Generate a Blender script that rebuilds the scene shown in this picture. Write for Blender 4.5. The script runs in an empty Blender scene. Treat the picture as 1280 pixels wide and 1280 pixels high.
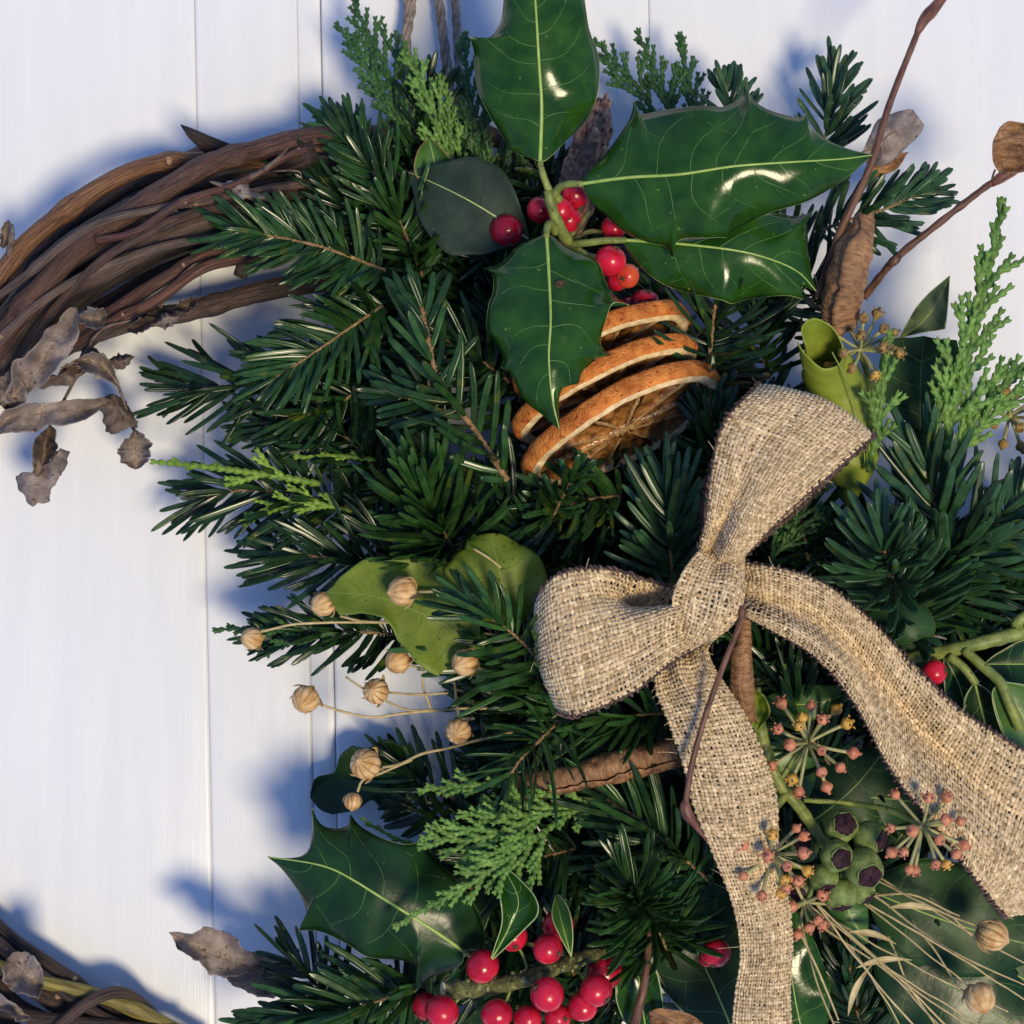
import bpy, math, random
import numpy as np
from mathutils import Vector, noise

# ------------------------------------------------------------------ camera, world, sun, exposure
SC = bpy.context.scene
CAM_D, DOOR_W = 0.60, 0.30            # camera distance from the door, width of door in view (m)
cam = bpy.data.cameras.new('camera')
cam.lens = 36 * CAM_D / DOOR_W
cam.sensor_width = 36
cam.clip_start, cam.clip_end = 0.01, 50
cam.dof.use_dof = True
cam.dof.focus_distance = CAM_D - 0.055
cam.dof.aperture_fstop = 26
cam_o = bpy.data.objects.new('camera', cam)
cam_o.location = (0, -CAM_D, 0)
cam_o.rotation_euler = (math.radians(90), 0, 0)
SC.collection.objects.link(cam_o)
SC.camera = cam_o

world = bpy.data.worlds.new('World')
SC.world = world
world.use_nodes = True
bg = world.node_tree.nodes['Background']
bg.inputs[0].default_value = (0.25, 0.44, 1.0, 1)
bg.inputs[1].default_value = 0.62

sun = bpy.data.lights.new('sun', 'SUN')
sun.energy = 3.0
sun.angle = math.radians(14)
sun.color = (1.0, 0.85, 0.57)
sun_o = bpy.data.objects.new('sun', sun)
to_sun = Vector((0.30, -1.0, -0.31))
sun_o.rotation_euler = to_sun.to_track_quat('Z', 'Y').to_euler()
sun_o.location = (0.3, -1.2, -0.3)
SC.collection.objects.link(sun_o)

SC.view_settings.view_transform = 'Standard'
SC.view_settings.look = 'None'
SC.view_settings.exposure = 0.0
SC.view_settings.gamma = 1.0
SC.view_settings.use_curve_mapping = False
SC.render.engine = 'CYCLES'
SC.cycles.use_denoising = True
SC.cycles.max_bounces = 6
SC.cycles.sample_clamp_indirect = 4

# ------------------------------------------------------------------ helpers
RNG = random.Random(11)
K0 = DOOR_W / 1280

def PX(h):
    """metres that one pixel of the photograph spans at h millimetres in front of the door"""
    return K0 * (CAM_D - h * 1e-3) / CAM_D

def P(x, y, h):
    k = PX(h)
    return np.array(((x - 640) * k, -h * 1e-3, (640 - y) * k))

def PA(a):
    a = np.asarray(a, float)
    k = K0 * (CAM_D - a[:, 2] * 1e-3) / CAM_D
    return np.stack(((a[:, 0] - 640) * k, -a[:, 2] * 1e-3, (640 - a[:, 1]) * k), 1)

def unit(v):
    return v / (np.linalg.norm(v) + 1e-12)

def spline(pts, n=8):
    p = np.asarray(pts, float)
    if len(p) == 2:
        t = np.linspace(0, 1, n + 1)[:, None]
        return p[0] * (1 - t) + p[1] * t
    q = np.vstack((2 * p[0] - p[1], p, 2 * p[-1] - p[-2]))
    out = []
    t = np.linspace(0, 1, n, endpoint=False)[:, None]
    for i in range(1, len(q) - 2):
        a, b, c, d = q[i - 1], q[i], q[i + 1], q[i + 2]
        out.append(0.5 * (2 * b + (c - a) * t + (2 * a - 5 * b + 4 * c - d) * t ** 2 + (3 * b - a - 3 * c + d) * t ** 3))
    out.append(p[-1:])
    return np.vstack(out)

def arclen(p):
    return np.concatenate(([0], np.cumsum(np.linalg.norm(np.diff(p, axis=0), axis=1))))

def at_t(p, t):
    """points of polyline p at arc fractions t"""
    s = arclen(p)
    s = s / s[-1]
    return np.stack([np.interp(t, s, p[:, k]) for k in range(p.shape[1])], 1)

def resample(p, step):
    n = max(2, int(round(arclen(p)[-1] / step)) + 1)
    return at_t(p, np.linspace(0, 1, n))

def frames(p, ref=None):
    T = np.gradient(p, axis=0)
    T /= np.linalg.norm(T, axis=1)[:, None] + 1e-12
    N = np.zeros_like(p)
    n = np.array((0, -1.0, 0)) if ref is None else np.asarray(ref, float)
    if abs(np.dot(unit(n), T[0])) > 0.95:
        n = np.array((0.3, 0, 1.0))
    for i in range(len(p)):
        n = unit(n - T[i] * np.dot(n, T[i]))
        N[i] = n
    return T, N, np.cross(T, N)

class MB:
    def __init__(self):
        self.v, self.q, self.t, self.tint, self.tc, self.n = [], [], [], [], [], 0

    def add(self, v, q=None, t=None, tint=0.5, tc=None):
        v = np.asarray(v, float)
        if q is not None and len(q):
            self.q.append(np.asarray(q, int) + self.n)
        if t is not None and len(t):
            self.t.append(np.asarray(t, int) + self.n)
        self.v.append(v)
        self.tint.append(np.broadcast_to(np.asarray(tint, float), (len(v),)))
        self.tc.append(v * 1000 if tc is None else np.asarray(tc, float))
        self.n += len(v)
        return self

    def build(self, name, mat, parent=None, origin=None, smooth=True):
        if parent is not None:
            origin = ORG[parent.name]
        origin = np.zeros(3) if origin is None else np.asarray(origin, float)
        V = np.vstack(self.v) - origin
        me = bpy.data.meshes.new(name)
        q = np.vstack(self.q) if self.q else np.zeros((0, 4), int)
        t = np.vstack(self.t) if self.t else np.zeros((0, 3), int)
        me.vertices.add(len(V))
        me.vertices.foreach_set('co', V.astype(np.float32).ravel())
        loops = np.concatenate((q.ravel(), t.ravel())).astype(np.int32)
        me.loops.add(len(loops))
        me.loops.foreach_set('vertex_index', loops)
        me.polygons.add(len(q) + len(t))
        starts = np.concatenate((np.arange(len(q)) * 4, len(q) * 4 + np.arange(len(t)) * 3)).astype(np.int32)
        me.polygons.foreach_set('loop_start', starts)
        me.update(calc_edges=True)
        me.polygons.foreach_set('use_smooth', np.full(len(q) + len(t), bool(smooth)))
        a = me.attributes.new('tint', 'FLOAT', 'POINT')
        a.data.foreach_set('value', np.concatenate(self.tint).astype(np.float32))
        a = me.attributes.new('tc', 'FLOAT_VECTOR', 'POINT')
        a.data.foreach_set('vector', np.vstack(self.tc).astype(np.float32).ravel())
        me.materials.append(mat)
        o = bpy.data.objects.new(name, me)
        SC.collection.objects.link(o)
        if parent is not None:
            o.parent = parent
        else:
            o.location = origin
        ORG[o.name] = origin
        return o

ORG = {}

def tag(o, label=None, cat=None, group=None, kind=None):
    for k, val in (('label', label), ('category', cat), ('group', group), ('kind', kind)):
        if val:
            o[k] = val
    return o

def thing(name, label, cat, base, group=None):
    o = bpy.data.objects.new(name, None)
    o.empty_display_size = 0.005
    o.location = base
    SC.collection.objects.link(o)
    ORG[o.name] = np.asarray(base, float)
    return tag(o, label, cat, group)

def grid_quads(nr, nc, wrap=False):
    i, j = np.meshgrid(np.arange(nr - 1), np.arange(nc if wrap else nc - 1), indexing='ij')
    j2 = (j + 1) % nc
    return np.stack((i * nc + j, i * nc + j2, (i + 1) * nc + j2, (i + 1) * nc + j), -1).reshape(-1, 4)

def tube(mb, p, r, sides=8, tint=0.5, squash=1.0, cap=True, ref=None):
    p = np.asarray(p, float)
    r = np.broadcast_to(np.asarray(r, float), (len(p),))
    T, N, B = frames(p, ref)
    th = np.arange(sides) / sides * 2 * math.pi
    c, s = np.cos(th), np.sin(th)
    v = p[:, None, :] + r[:, None, None] * (N[:, None, :] * (c * squash)[None, :, None] + B[:, None, :] * s[None, :, None])
    L = arclen(p)
    tc = np.zeros((len(p), sides, 3))
    tc[:, :, 0] = r[:, None] * c * 1000
    tc[:, :, 1] = r[:, None] * s * 1000
    tc[:, :, 2] = L[:, None] * 1000
    ti = tint if np.isscalar(tint) else np.repeat(np.asarray(tint), sides)
    q = grid_quads(len(p), sides, True)
    tris = []
    V, TC = v.reshape(-1, 3), tc.reshape(-1, 3)
    if cap:
        V = np.vstack((V, p[0], p[-1]))
        TC = np.vstack((TC, (0, 0, 0), (0, 0, L[-1] * 1000)))
        n = len(p) * sides
        for k in range(sides):
            tris.append((n, (k + 1) % sides, k))
            tris.append((n + 1, n - sides + k, n - sides + (k + 1) % sides))
        if not np.isscalar(ti):
            ti = np.concatenate((ti, ti[:1], ti[-1:]))
    mb.add(V, q, tris, ti, TC)

def ball(mb, c, r, axis=(0, 0, 1), nu=20, nv=14, prof=None, tint=0.5, rib=None):
    """surface of revolution round axis: prof(t) gives (radius, height) for t 0..1, default a sphere"""
    ax = unit(np.asarray(axis, float))
    a = unit(np.cross(ax, (0.31, 0.9, 0.2)))
    b = np.cross(ax, a)
    th = np.arange(nu) / nu * 2 * math.pi
    V, TI = [], []
    for i in range(nv + 1):
        t = i / nv
        rr, z = (math.sin(math.pi * t), -math.cos(math.pi * t)) if prof is None else prof(t)
        rr = max(rr, 1e-4)
        k = np.ones(nu) if rib is None else rib(th, t)
        V.append(np.asarray(c) + r * (ax * z + (rr * k)[:, None] * (np.cos(th)[:, None] * a + np.sin(th)[:, None] * b)))
        TI.append(tint(th, t) if callable(tint) else np.full(nu, tint))
    mb.add(np.vstack(V), grid_quads(nv + 1, nu, True), None, np.concatenate(TI))

def fnoise(x, y, z=0.0):
    return noise.noise(Vector((x, y, z)))

# ------------------------------------------------------------------ materials
def mkmat(name, c1, c2, rough=0.5, nscale=0.3, stretch=(1, 1, 1), bump=0.0, bscale=1.0, spec=0.5, coat=0.0,
          tint=0.45, detail=4, lo=0.35, hi=0.65, specks=None, sheen=0.0, rvar=0.0, objcoords=False, translucent=0.0, bstretch=None):
    m = bpy.data.materials.new(name)
    m.use_nodes = True
    nt = m.node_tree
    N, L = nt.nodes, nt.links
    pr = N['Principled BSDF']
    at = N.new('ShaderNodeAttribute')
    at.attribute_name = 'tc'
    vec = at.outputs['Vector']
    if objcoords:
        g = N.new('ShaderNodeNewGeometry')
        sc_ = N.new('ShaderNodeVectorMath'); sc_.operation = 'SCALE'; sc_.inputs[3].default_value = 1000
        L.new(g.outputs['Position'], sc_.inputs[0])
        vec = sc_.outputs[0]
    mp = N.new('ShaderNodeMapping')
    mp.inputs['Scale'].default_value = stretch
    L.new(vec, mp.inputs['Vector'])
    nz = N.new('ShaderNodeTexNoise')
    nz.inputs['Scale'].default_value = nscale
    nz.inputs['Detail'].default_value = detail
    L.new(mp.outputs[0], nz.inputs['Vector'])
    mr = N.new('ShaderNodeMapRange')
    mr.inputs[1].default_value, mr.inputs[2].default_value = lo, hi
    L.new(nz.outputs[0], mr.inputs[0])
    mx = N.new('ShaderNodeMix'); mx.data_type = 'RGBA'
    mx.inputs[6].default_value = (*c1, 1); mx.inputs[7].default_value = (*c2, 1)
    L.new(mr.outputs[0], mx.inputs[0])
    col = mx.outputs[2]
    if specks:
        sc, sscale, thr = specks
        n2 = N.new('ShaderNodeTexNoise'); n2.inputs['Scale'].default_value = sscale; n2.inputs['Detail'].default_value = 2
        L.new(vec, n2.inputs['Vector'])
        r2 = N.new('ShaderNodeMapRange'); r2.inputs[1].default_value = thr; r2.inputs[2].default_value = thr + 0.06
        L.new(n2.outputs[0], r2.inputs[0])
        m2 = N.new('ShaderNodeMix'); m2.data_type = 'RGBA'; m2.inputs[7].default_value = (*sc, 1)
        L.new(r2.outputs[0], m2.inputs[0]); L.new(col, m2.inputs[6])
        col = m2.outputs[2]
    if tint:
        ta = N.new('ShaderNodeAttribute'); ta.attribute_name = 'tint'
        tr = N.new('ShaderNodeMapRange'); tr.inputs[3].default_value = 1 - tint; tr.inputs[4].default_value = 1 + tint
        L.new(ta.outputs['Fac'], tr.inputs[0])
        vm = N.new('ShaderNodeVectorMath'); vm.operation = 'SCALE'
        L.new(col, vm.inputs[0]); L.new(tr.outputs[0], vm.inputs[3])
        col = vm.outputs[0]
    L.new(col, pr.inputs['Base Color'])
    pr.inputs['Roughness'].default_value = rough
    pr.inputs['Specular IOR Level'].default_value = spec
    pr.inputs['Coat Weight'].default_value = coat
    pr.inputs['Coat Roughness'].default_value = 0.12
    if sheen:
        pr.inputs['Sheen Weight'].default_value = sheen
    if rvar:
        rr = N.new('ShaderNodeMapRange'); rr.inputs[3].default_value = max(0.05, rough - rvar); rr.inputs[4].default_value = rough + rvar
        L.new(nz.outputs[0], rr.inputs[0]); L.new(rr.outputs[0], pr.inputs['Roughness'])
    if bump:
        b1 = N.new('ShaderNodeTexNoise'); b1.inputs['Scale'].default_value = bscale; b1.inputs['Detail'].default_value = 3
        if bstretch is None:
            L.new(mp.outputs[0], b1.inputs['Vector'])
        else:
            mp2 = N.new('ShaderNodeMapping'); mp2.inputs['Scale'].default_value = bstretch
            L.new(vec, mp2.inputs['Vector']); L.new(mp2.outputs[0], b1.inputs['Vector'])
        bu = N.new('ShaderNodeBump'); bu.inputs['Strength'].default_value = 1.0; bu.inputs['Distance'].default_value = bump * 1e-3
        L.new(b1.outputs[0], bu.inputs['Height']); L.new(bu.outputs[0], pr.inputs['Normal'])
        if coat:
            L.new(bu.outputs[0], pr.inputs['Coat Normal'])
    if translucent:
        tl = N.new('ShaderNodeBsdfTranslucent')
        ms = N.new('ShaderNodeMixShader'); ms.inputs[0].default_value = translucent
        L.new(col, tl.inputs[0]); L.new(pr.outputs[0], ms.inputs[1]); L.new(tl.outputs[0], ms.inputs[2])
        L.new(ms.outputs[0], N['Material Output'].inputs[0])
    return m

M = {}
M['paint'] = mkmat('white_door_paint', (0.79, 0.80, 0.81), (0.84, 0.84, 0.84), rough=0.26, nscale=0.05, stretch=(3, 1, 0.25), bump=0.055, bscale=0.8, bstretch=(3.0, 1, 0.03), tint=0, objcoords=True, lo=0.3, hi=0.7, rvar=0.10, specks=((0.62, 0.63, 0.66), 0.33, 0.775))
M['groove'] = mkmat('door_backing_paint', (0.62, 0.63, 0.66), (0.7, 0.7, 0.72), rough=0.5, nscale=0.1, tint=0, objcoords=True)
M['bark'] = mkmat('vine_bark', (0.014, 0.008, 0.007), (0.110, 0.060, 0.042), rough=0.55, nscale=2.6, stretch=(1, 1, 0.035), bump=0.6, bscale=3.6, tint=0.75, rvar=0.1, detail=6, lo=0.38, hi=0.72)
M['bark_copper'] = mkmat('copper_vine_bark', (0.045, 0.017, 0.008), (0.30, 0.13, 0.050), rough=0.45, nscale=3.0, stretch=(1, 1, 0.03), bump=0.5, bscale=4.0, tint=0.5, rvar=0.1, detail=6, lo=0.36, hi=0.68)
M['bark_olive'] = mkmat('peeled_olive_bark', (0.10, 0.075, 0.015), (0.30, 0.25, 0.05), rough=0.55, nscale=0.8, stretch=(1, 1, 0.1), bump=0.3, bscale=1.5)
M['bark_grey'] = mkmat('grey_vine_bark', (0.045, 0.030, 0.024), (0.19, 0.125, 0.098), rough=0.6, nscale=2.6, stretch=(1, 1, 0.04), bump=0.6, bscale=3.6, tint=0.6, detail=6, lo=0.36, hi=0.68)
M['bark_red'] = mkmat('red_brown_vine_bark', (0.030, 0.012, 0.009), (0.17, 0.072, 0.046), rough=0.5, nscale=2.6, stretch=(1, 1, 0.035), bump=0.55, bscale=3.6, tint=0.6, detail=6, lo=0.36, hi=0.70)
M['ivy_grey'] = mkmat('grey_green_blade', (0.060, 0.095, 0.045), (0.105, 0.145, 0.070), rough=0.5, nscale=0.15, bump=0.1, bscale=0.5, tint=0.4, spec=0.25, detail=6)
M['node'] = mkmat('cut_wood', (0.22, 0.13, 0.075), (0.42, 0.27, 0.16), rough=0.7, nscale=1.2, bump=0.2, bscale=2)
M['dry_leaf'] = mkmat('grey_dry_leaf', (0.16, 0.120, 0.100), (0.34, 0.275, 0.235), rough=0.75, nscale=0.25, bump=0.45, bscale=0.9, tint=0.55, specks=((0.09, 0.055, 0.04), 0.5, 0.64))
M['dry_leaf_taupe'] = mkmat('taupe_dry_leaf', (0.075, 0.050, 0.036), (0.22, 0.155, 0.11), rough=0.75, nscale=0.3, bump=0.45, bscale=0.9, tint=0.55, specks=((0.05, 0.03, 0.02), 0.6, 0.62))
M['dry_leaf_brown'] = mkmat('brown_dry_leaf', (0.17, 0.078, 0.030), (0.40, 0.21, 0.090), rough=0.62, nscale=0.6, bump=0.5, bscale=1.0, stretch=(.5, 1.6, 1), tint=0.6, detail=6, specks=((0.08, 0.032, 0.014), 0.8, 0.66))
M['dry_vein'] = mkmat('dry_leaf_vein', (0.16, 0.11, 0.085), (0.22, 0.16, 0.12), rough=0.8)
M['needle'] = mkmat('fir_needle', (0.007, 0.025, 0.008), (0.017, 0.052, 0.014), rough=0.22, nscale=0.25, tint=0.65, spec=0.34, specks=((0.060, 0.085, 0.012), 0.16, 0.64), objcoords=True, rvar=0.08)
M['needle_bright'] = mkmat('young_fir_needle', (0.012, 0.042, 0.010), (0.030, 0.082, 0.019), rough=0.22, nscale=0.25, tint=0.65, spec=0.34, specks=((0.060, 0.085, 0.012), 0.16, 0.64), objcoords=True, rvar=0.08)
M['needle_blue'] = mkmat('blue_green_fir_needle', (0.017, 0.052, 0.020), (0.038, 0.098, 0.040), rough=0.26, nscale=0.25, tint=0.65, spec=0.34, specks=((0.060, 0.085, 0.012), 0.16, 0.64), objcoords=True, rvar=0.08)
M['fir_stem'] = mkmat('fir_twig', (0.16, 0.085, 0.035), (0.38, 0.24, 0.10), rough=0.7, nscale=0.9, bump=0.5, bscale=1.5, tint=0.4)
M['fir_stem_dark'] = mkmat('shaded_fir_twig', (0.07, 0.04, 0.02), (0.16, 0.095, 0.045), rough=0.75, nscale=0.9, bump=0.4, bscale=1.5, tint=0.4)
M['bud'] = mkmat('fir_bud', (0.30, 0.12, 0.045), (0.5, 0.25, 0.11), rough=0.6, nscale=1.0, bump=0.3, bscale=2)
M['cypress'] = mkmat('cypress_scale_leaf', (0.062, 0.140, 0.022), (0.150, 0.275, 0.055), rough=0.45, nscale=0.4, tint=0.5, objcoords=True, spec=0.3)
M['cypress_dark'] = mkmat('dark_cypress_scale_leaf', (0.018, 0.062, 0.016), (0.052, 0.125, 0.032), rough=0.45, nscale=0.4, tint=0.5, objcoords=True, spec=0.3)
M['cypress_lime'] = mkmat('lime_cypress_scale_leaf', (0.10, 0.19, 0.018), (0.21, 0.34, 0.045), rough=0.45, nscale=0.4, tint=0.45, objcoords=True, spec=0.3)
M['holly'] = mkmat('holly_blade', (0.009, 0.042, 0.005), (0.026, 0.086, 0.010), rough=0.15, nscale=0.16, spec=0.28, bump=0.04, bscale=0.4, tint=0.5, rvar=0.06, detail=7, lo=0.3, hi=0.7, specks=((0.13, 0.21, 0.03), 0.55, 0.71))
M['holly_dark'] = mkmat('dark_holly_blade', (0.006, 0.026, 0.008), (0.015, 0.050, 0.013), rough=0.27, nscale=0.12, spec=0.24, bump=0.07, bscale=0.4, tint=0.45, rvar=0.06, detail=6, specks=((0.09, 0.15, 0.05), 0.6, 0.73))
M['holly_under'] = mkmat('dull_leaf_underside', (0.016, 0.032, 0.022), (0.032, 0.055, 0.036), rough=0.55, nscale=0.12, bump=0.10, bscale=0.4, tint=0.4, spec=0.2, detail=6, specks=((0.09, 0.11, 0.05), 0.5, 0.70))
M['holly_rib'] = mkmat('holly_midrib', (0.28, 0.42, 0.07), (0.42, 0.55, 0.14), rough=0.4, nscale=0.3, tint=0.4)
M['holly_vein'] = mkmat('holly_vein', (0.065, 0.18, 0.032), (0.14, 0.29, 0.06), rough=0.35, nscale=0.3, tint=0.3)
M['holly_margin'] = mkmat('holly_margin', (0.34, 0.44, 0.13), (0.52, 0.60, 0.26), rough=0.4, nscale=0.3, tint=0.3)
M['green_stem'] = mkmat('green_stem', (0.13, 0.17, 0.030), (0.28, 0.33, 0.07), rough=0.5, nscale=0.4, bump=0.12, bscale=0.9, tint=0.4, specks=((0.10, 0.06, 0.03), 0.8, 0.63))
M['olive_leaf'] = mkmat('olive_green_leaf', (0.115, 0.175, 0.014), (0.20, 0.265, 0.028), rough=0.5, nscale=0.12, bump=0.12, bscale=0.7, tint=0.45, spec=0.3, specks=((0.06, 0.06, 0.012), 0.8, 0.67), translucent=0.15)
M['olive_rib'] = mkmat('olive_leaf_rib', (0.20, 0.27, 0.05), (0.28, 0.35, 0.09), rough=0.5)
M['lime_leaf'] = mkmat('lime_green_leaf', (0.22, 0.29, 0.028), (0.31, 0.38, 0.055), rough=0.45, nscale=0.1, bump=0.06, bscale=0.6, tint=0.4, spec=0.3, translucent=0.12)
M['ivy_leaf'] = mkmat('ivy_blade', (0.010, 0.036, 0.012), (0.026, 0.070, 0.020), rough=0.42, nscale=0.12, bump=0.12, bscale=0.4, tint=0.4, spec=0.2, detail=6, specks=((0.12, 0.20, 0.07), 0.7, 0.70), rvar=0.08)
M['ivy_green'] = mkmat('fresh_ivy_blade', (0.035, 0.105, 0.015), (0.070, 0.17, 0.028), rough=0.38, nscale=0.12, bump=0.10, bscale=0.4, tint=0.4)
M['berry'] = mkmat('red_berry', (0.36, 0.004, 0.020), (0.64, 0.014, 0.042), rough=0.24, nscale=0.16, bump=0.08, bscale=0.9, tint=0.55, rvar=0.08, detail=5, specks=((0.16, 0.02, 0.015), 0.9, 0.74))
M['berry_orange'] = mkmat('orange_red_berry', (0.54, 0.022, 0.022), (0.64, 0.10, 0.030), rough=0.24, nscale=0.15, tint=0.4, bump=0.04, bscale=1.5)
M['calyx'] = mkmat('dry_calyx', (0.03, 0.015, 0.010), (0.13, 0.08, 0.035), rough=0.8, nscale=1.5)
M['moss_bark'] = mkmat('lichen_bark', (0.06, 0.055, 0.022), (0.20, 0.21, 0.06), rough=0.9, nscale=0.5, bump=0.9, bscale=1.1, specks=((0.34, 0.36, 0.17), 0.6, 0.60))
M['twig'] = mkmat('red_brown_twig', (0.075, 0.034, 0.022), (0.20, 0.098, 0.062), rough=0.5, nscale=1.2, stretch=(1, 1, 0.15), bump=0.2, bscale=1.8, tint=0.4, spec=0.3)
M['twig_bud'] = mkmat('twig_bud_scale', (0.10, 0.035, 0.022), (0.22, 0.09, 0.055), rough=0.5, nscale=0.8, stretch=(1, 1, 0.3), bump=0.25, bscale=1.2)
M['rind'] = mkmat('dried_orange_rind', (0.50, 0.130, 0.020), (0.80, 0.29, 0.060), rough=0.62, nscale=0.35, bump=0.6, bscale=1.5, tint=0.5, spec=0.3, specks=((0.36, 0.075, 0.014), 0.8, 0.62))
M['pith'] = mkmat('dried_pith', (0.64, 0.43, 0.19), (0.86, 0.68, 0.40), rough=0.75, nscale=0.5, bump=0.35, bscale=0.8, tint=0.35)
M['pulp'] = mkmat('dried_pulp', (0.10, 0.034, 0.010), (0.46, 0.20, 0.050), rough=0.25, nscale=0.3, bump=0.9, bscale=0.5, tint=0.7, coat=0.35)
M['membrane'] = mkmat('dried_membrane', (0.27, 0.155, 0.055), (0.50, 0.32, 0.14), rough=0.6, nscale=0.5, bump=0.4, bscale=0.9, tint=0.4)
M['burlap'] = mkmat('jute_yarn', (0.46, 0.325, 0.165), (0.80, 0.625, 0.385), rough=0.82, nscale=0.7, detail=3, tint=0.42, objcoords=True, sheen=0.05, spec=0.25)
M['burlap_edge'] = mkmat('dark_edge_yarn', (0.045, 0.025, 0.023), (0.19, 0.115, 0.085), rough=0.85, nscale=0.9, tint=0.6, objcoords=True)
M['flax'] = mkmat('flax_capsule', (0.52, 0.27, 0.085), (0.80, 0.54, 0.26), rough=0.5, nscale=0.35, bump=0.2, bscale=1.0, tint=0.85, objcoords=True, spec=0.3)
M['flax_sepal'] = mkmat('flax_sepal', (0.32, 0.20, 0.08), (0.5, 0.36, 0.17), rough=0.7, nscale=0.5)
M['straw'] = mkmat('dry_straw_stalk', (0.36, 0.27, 0.11), (0.60, 0.49, 0.25), rough=0.55, nscale=0.25, bump=0.08, bscale=1, tint=0.5)
M['umbel_stalk'] = mkmat('umbel_pedicel', (0.27, 0.27, 0.10), (0.43, 0.40, 0.19), rough=0.5, nscale=0.3, tint=0.4)
M['umbel_bud'] = mkmat('coral_ivy_bud', (0.50, 0.15, 0.085), (0.62, 0.27, 0.13), rough=0.5, nscale=0.8, bump=0.15, bscale=1.3, tint=0.3)
M['umbel_bud_yellow'] = mkmat('ochre_ivy_bud', (0.50, 0.25, 0.035), (0.64, 0.40, 0.085), rough=0.5, nscale=0.8, bump=0.15, bscale=1.3, tint=0.3)
M['umbel_brown'] = mkmat('brown_ivy_bud', (0.16, 0.09, 0.03), (0.42, 0.27, 0.07), rough=0.6, nscale=0.8, bump=0.2, bscale=1.3, tint=0.5)
M['ivy_berry'] = mkmat('green_ivy_berry', (0.115, 0.17, 0.038), (0.22, 0.29, 0.080), rough=0.5, nscale=0.35, bump=0.25, bscale=0.8, tint=0.4, spec=0.3, specks=((0.33, 0.30, 0.16), 0.9, 0.62))
M['ivy_cap'] = mkmat('purple_berry_cap', (0.016, 0.006, 0.011), (0.050, 0.020, 0.030), rough=0.6, nscale=0.6, bump=0.2, bscale=1.2, spec=0.15)
M['ivy_ring'] = mkmat('berry_cap_rim', (0.17, 0.19, 0.08), (0.30, 0.29, 0.15), rough=0.7, nscale=0.8)
M['cone'] = mkmat('cone_scale', (0.14, 0.062, 0.036), (0.50, 0.28, 0.17), rough=0.65, nscale=0.6, bump=0.25, bscale=1.0, tint=0.6)
M['twine'] = mkmat('jute_twine', (0.20, 0.15, 0.115), (0.38, 0.30, 0.23), rough=0.9, nscale=0.6, bump=0.6, bscale=1.2, tint=0.4)

# ------------------------------------------------------------------ the door
def make_door():
    SL = 0.0205                                     # the boards lean a touch in the photograph
    y0, y1 = -900, 2200
    def X(x, y):
        return x + (y - 640) * SL
    def sheet(prof):
        """prof: (x px at mid height, h mm) list across; extruded along the board"""
        mb = MB()
        rows = []
        for y in (y0, 640, y1):
            rows.append(np.array([((X(x, y) - 640) * K0, -h * 1e-3, (640 - y) * K0) for x, h in prof]))
        mb.add(np.vstack(rows), grid_quads(3, len(prof))[:, ::-1])
        return mb
    back = sheet([(-1400, -4), (2700, -4), (2700, -30), (-1400, -30), (-1400, -4)])
    door = back.build('door', M['groove'], None, P(640, 640, 0), smooth=False)
    tag(door, 'white painted door of vertical tongue and groove boards behind the wreath', kind='structure')
    def board(xa, xb, h=0.0, c=4.0, d=1.3):
        prof = [(xa, -6), (xa, h - d)]
        for k in range(1, 5):
            a = k / 4 * math.pi / 2
            prof.append((xa + c * (1 - math.cos(a)), h - d * (1 - math.sin(a))))
        n = max(2, int((xb - xa) / 60))
        for k in range(1, n):
            prof.append((xa + (xb - xa) * k / n, h))
        for k in range(4, 0, -1):
            a = k / 4 * math.pi / 2
            prof.append((xb - c * (1 - math.cos(a)), h - d * (1 - math.sin(a))))
        prof += [(xb, h - d), (xb, -6)]
        o = sheet(prof).build('board', M['paint'], door)
        return o
    edges = [(-1300, -330, 0, 4, .5), (-329.9, 255.6, 0, 5, .9), (256.0, 384, 0, 5, .7), (384.2, 412.4, -0.5, 8, .5), (413.8, 824, 0, 4, .9), (824.2, 1420, 0, 4, .5), (1420.2, 2600, 0, 4, .5)]
    for a, b, h, c, d in edges:
        board(a, b, h, c, d)
make_door()

# ------------------------------------------------------------------ generic builders
def smooth_edge(pts, k=5):
    """outline list of (x, y) or (x, y, 1) where 1 marks a sharp point"""
    chunks, cur = [], [pts[0][:2]]
    for p in pts[1:]:
        cur.append(p[:2])
        if len(p) > 2 and p[2]:
            chunks.append(cur); cur = [p[:2]]
    if len(cur) > 1:
        chunks.append(cur)
    out = []
    for c in chunks:
        s = spline(c, k)
        out.append(s if not out else s[1:])
    return np.vstack(out)

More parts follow.
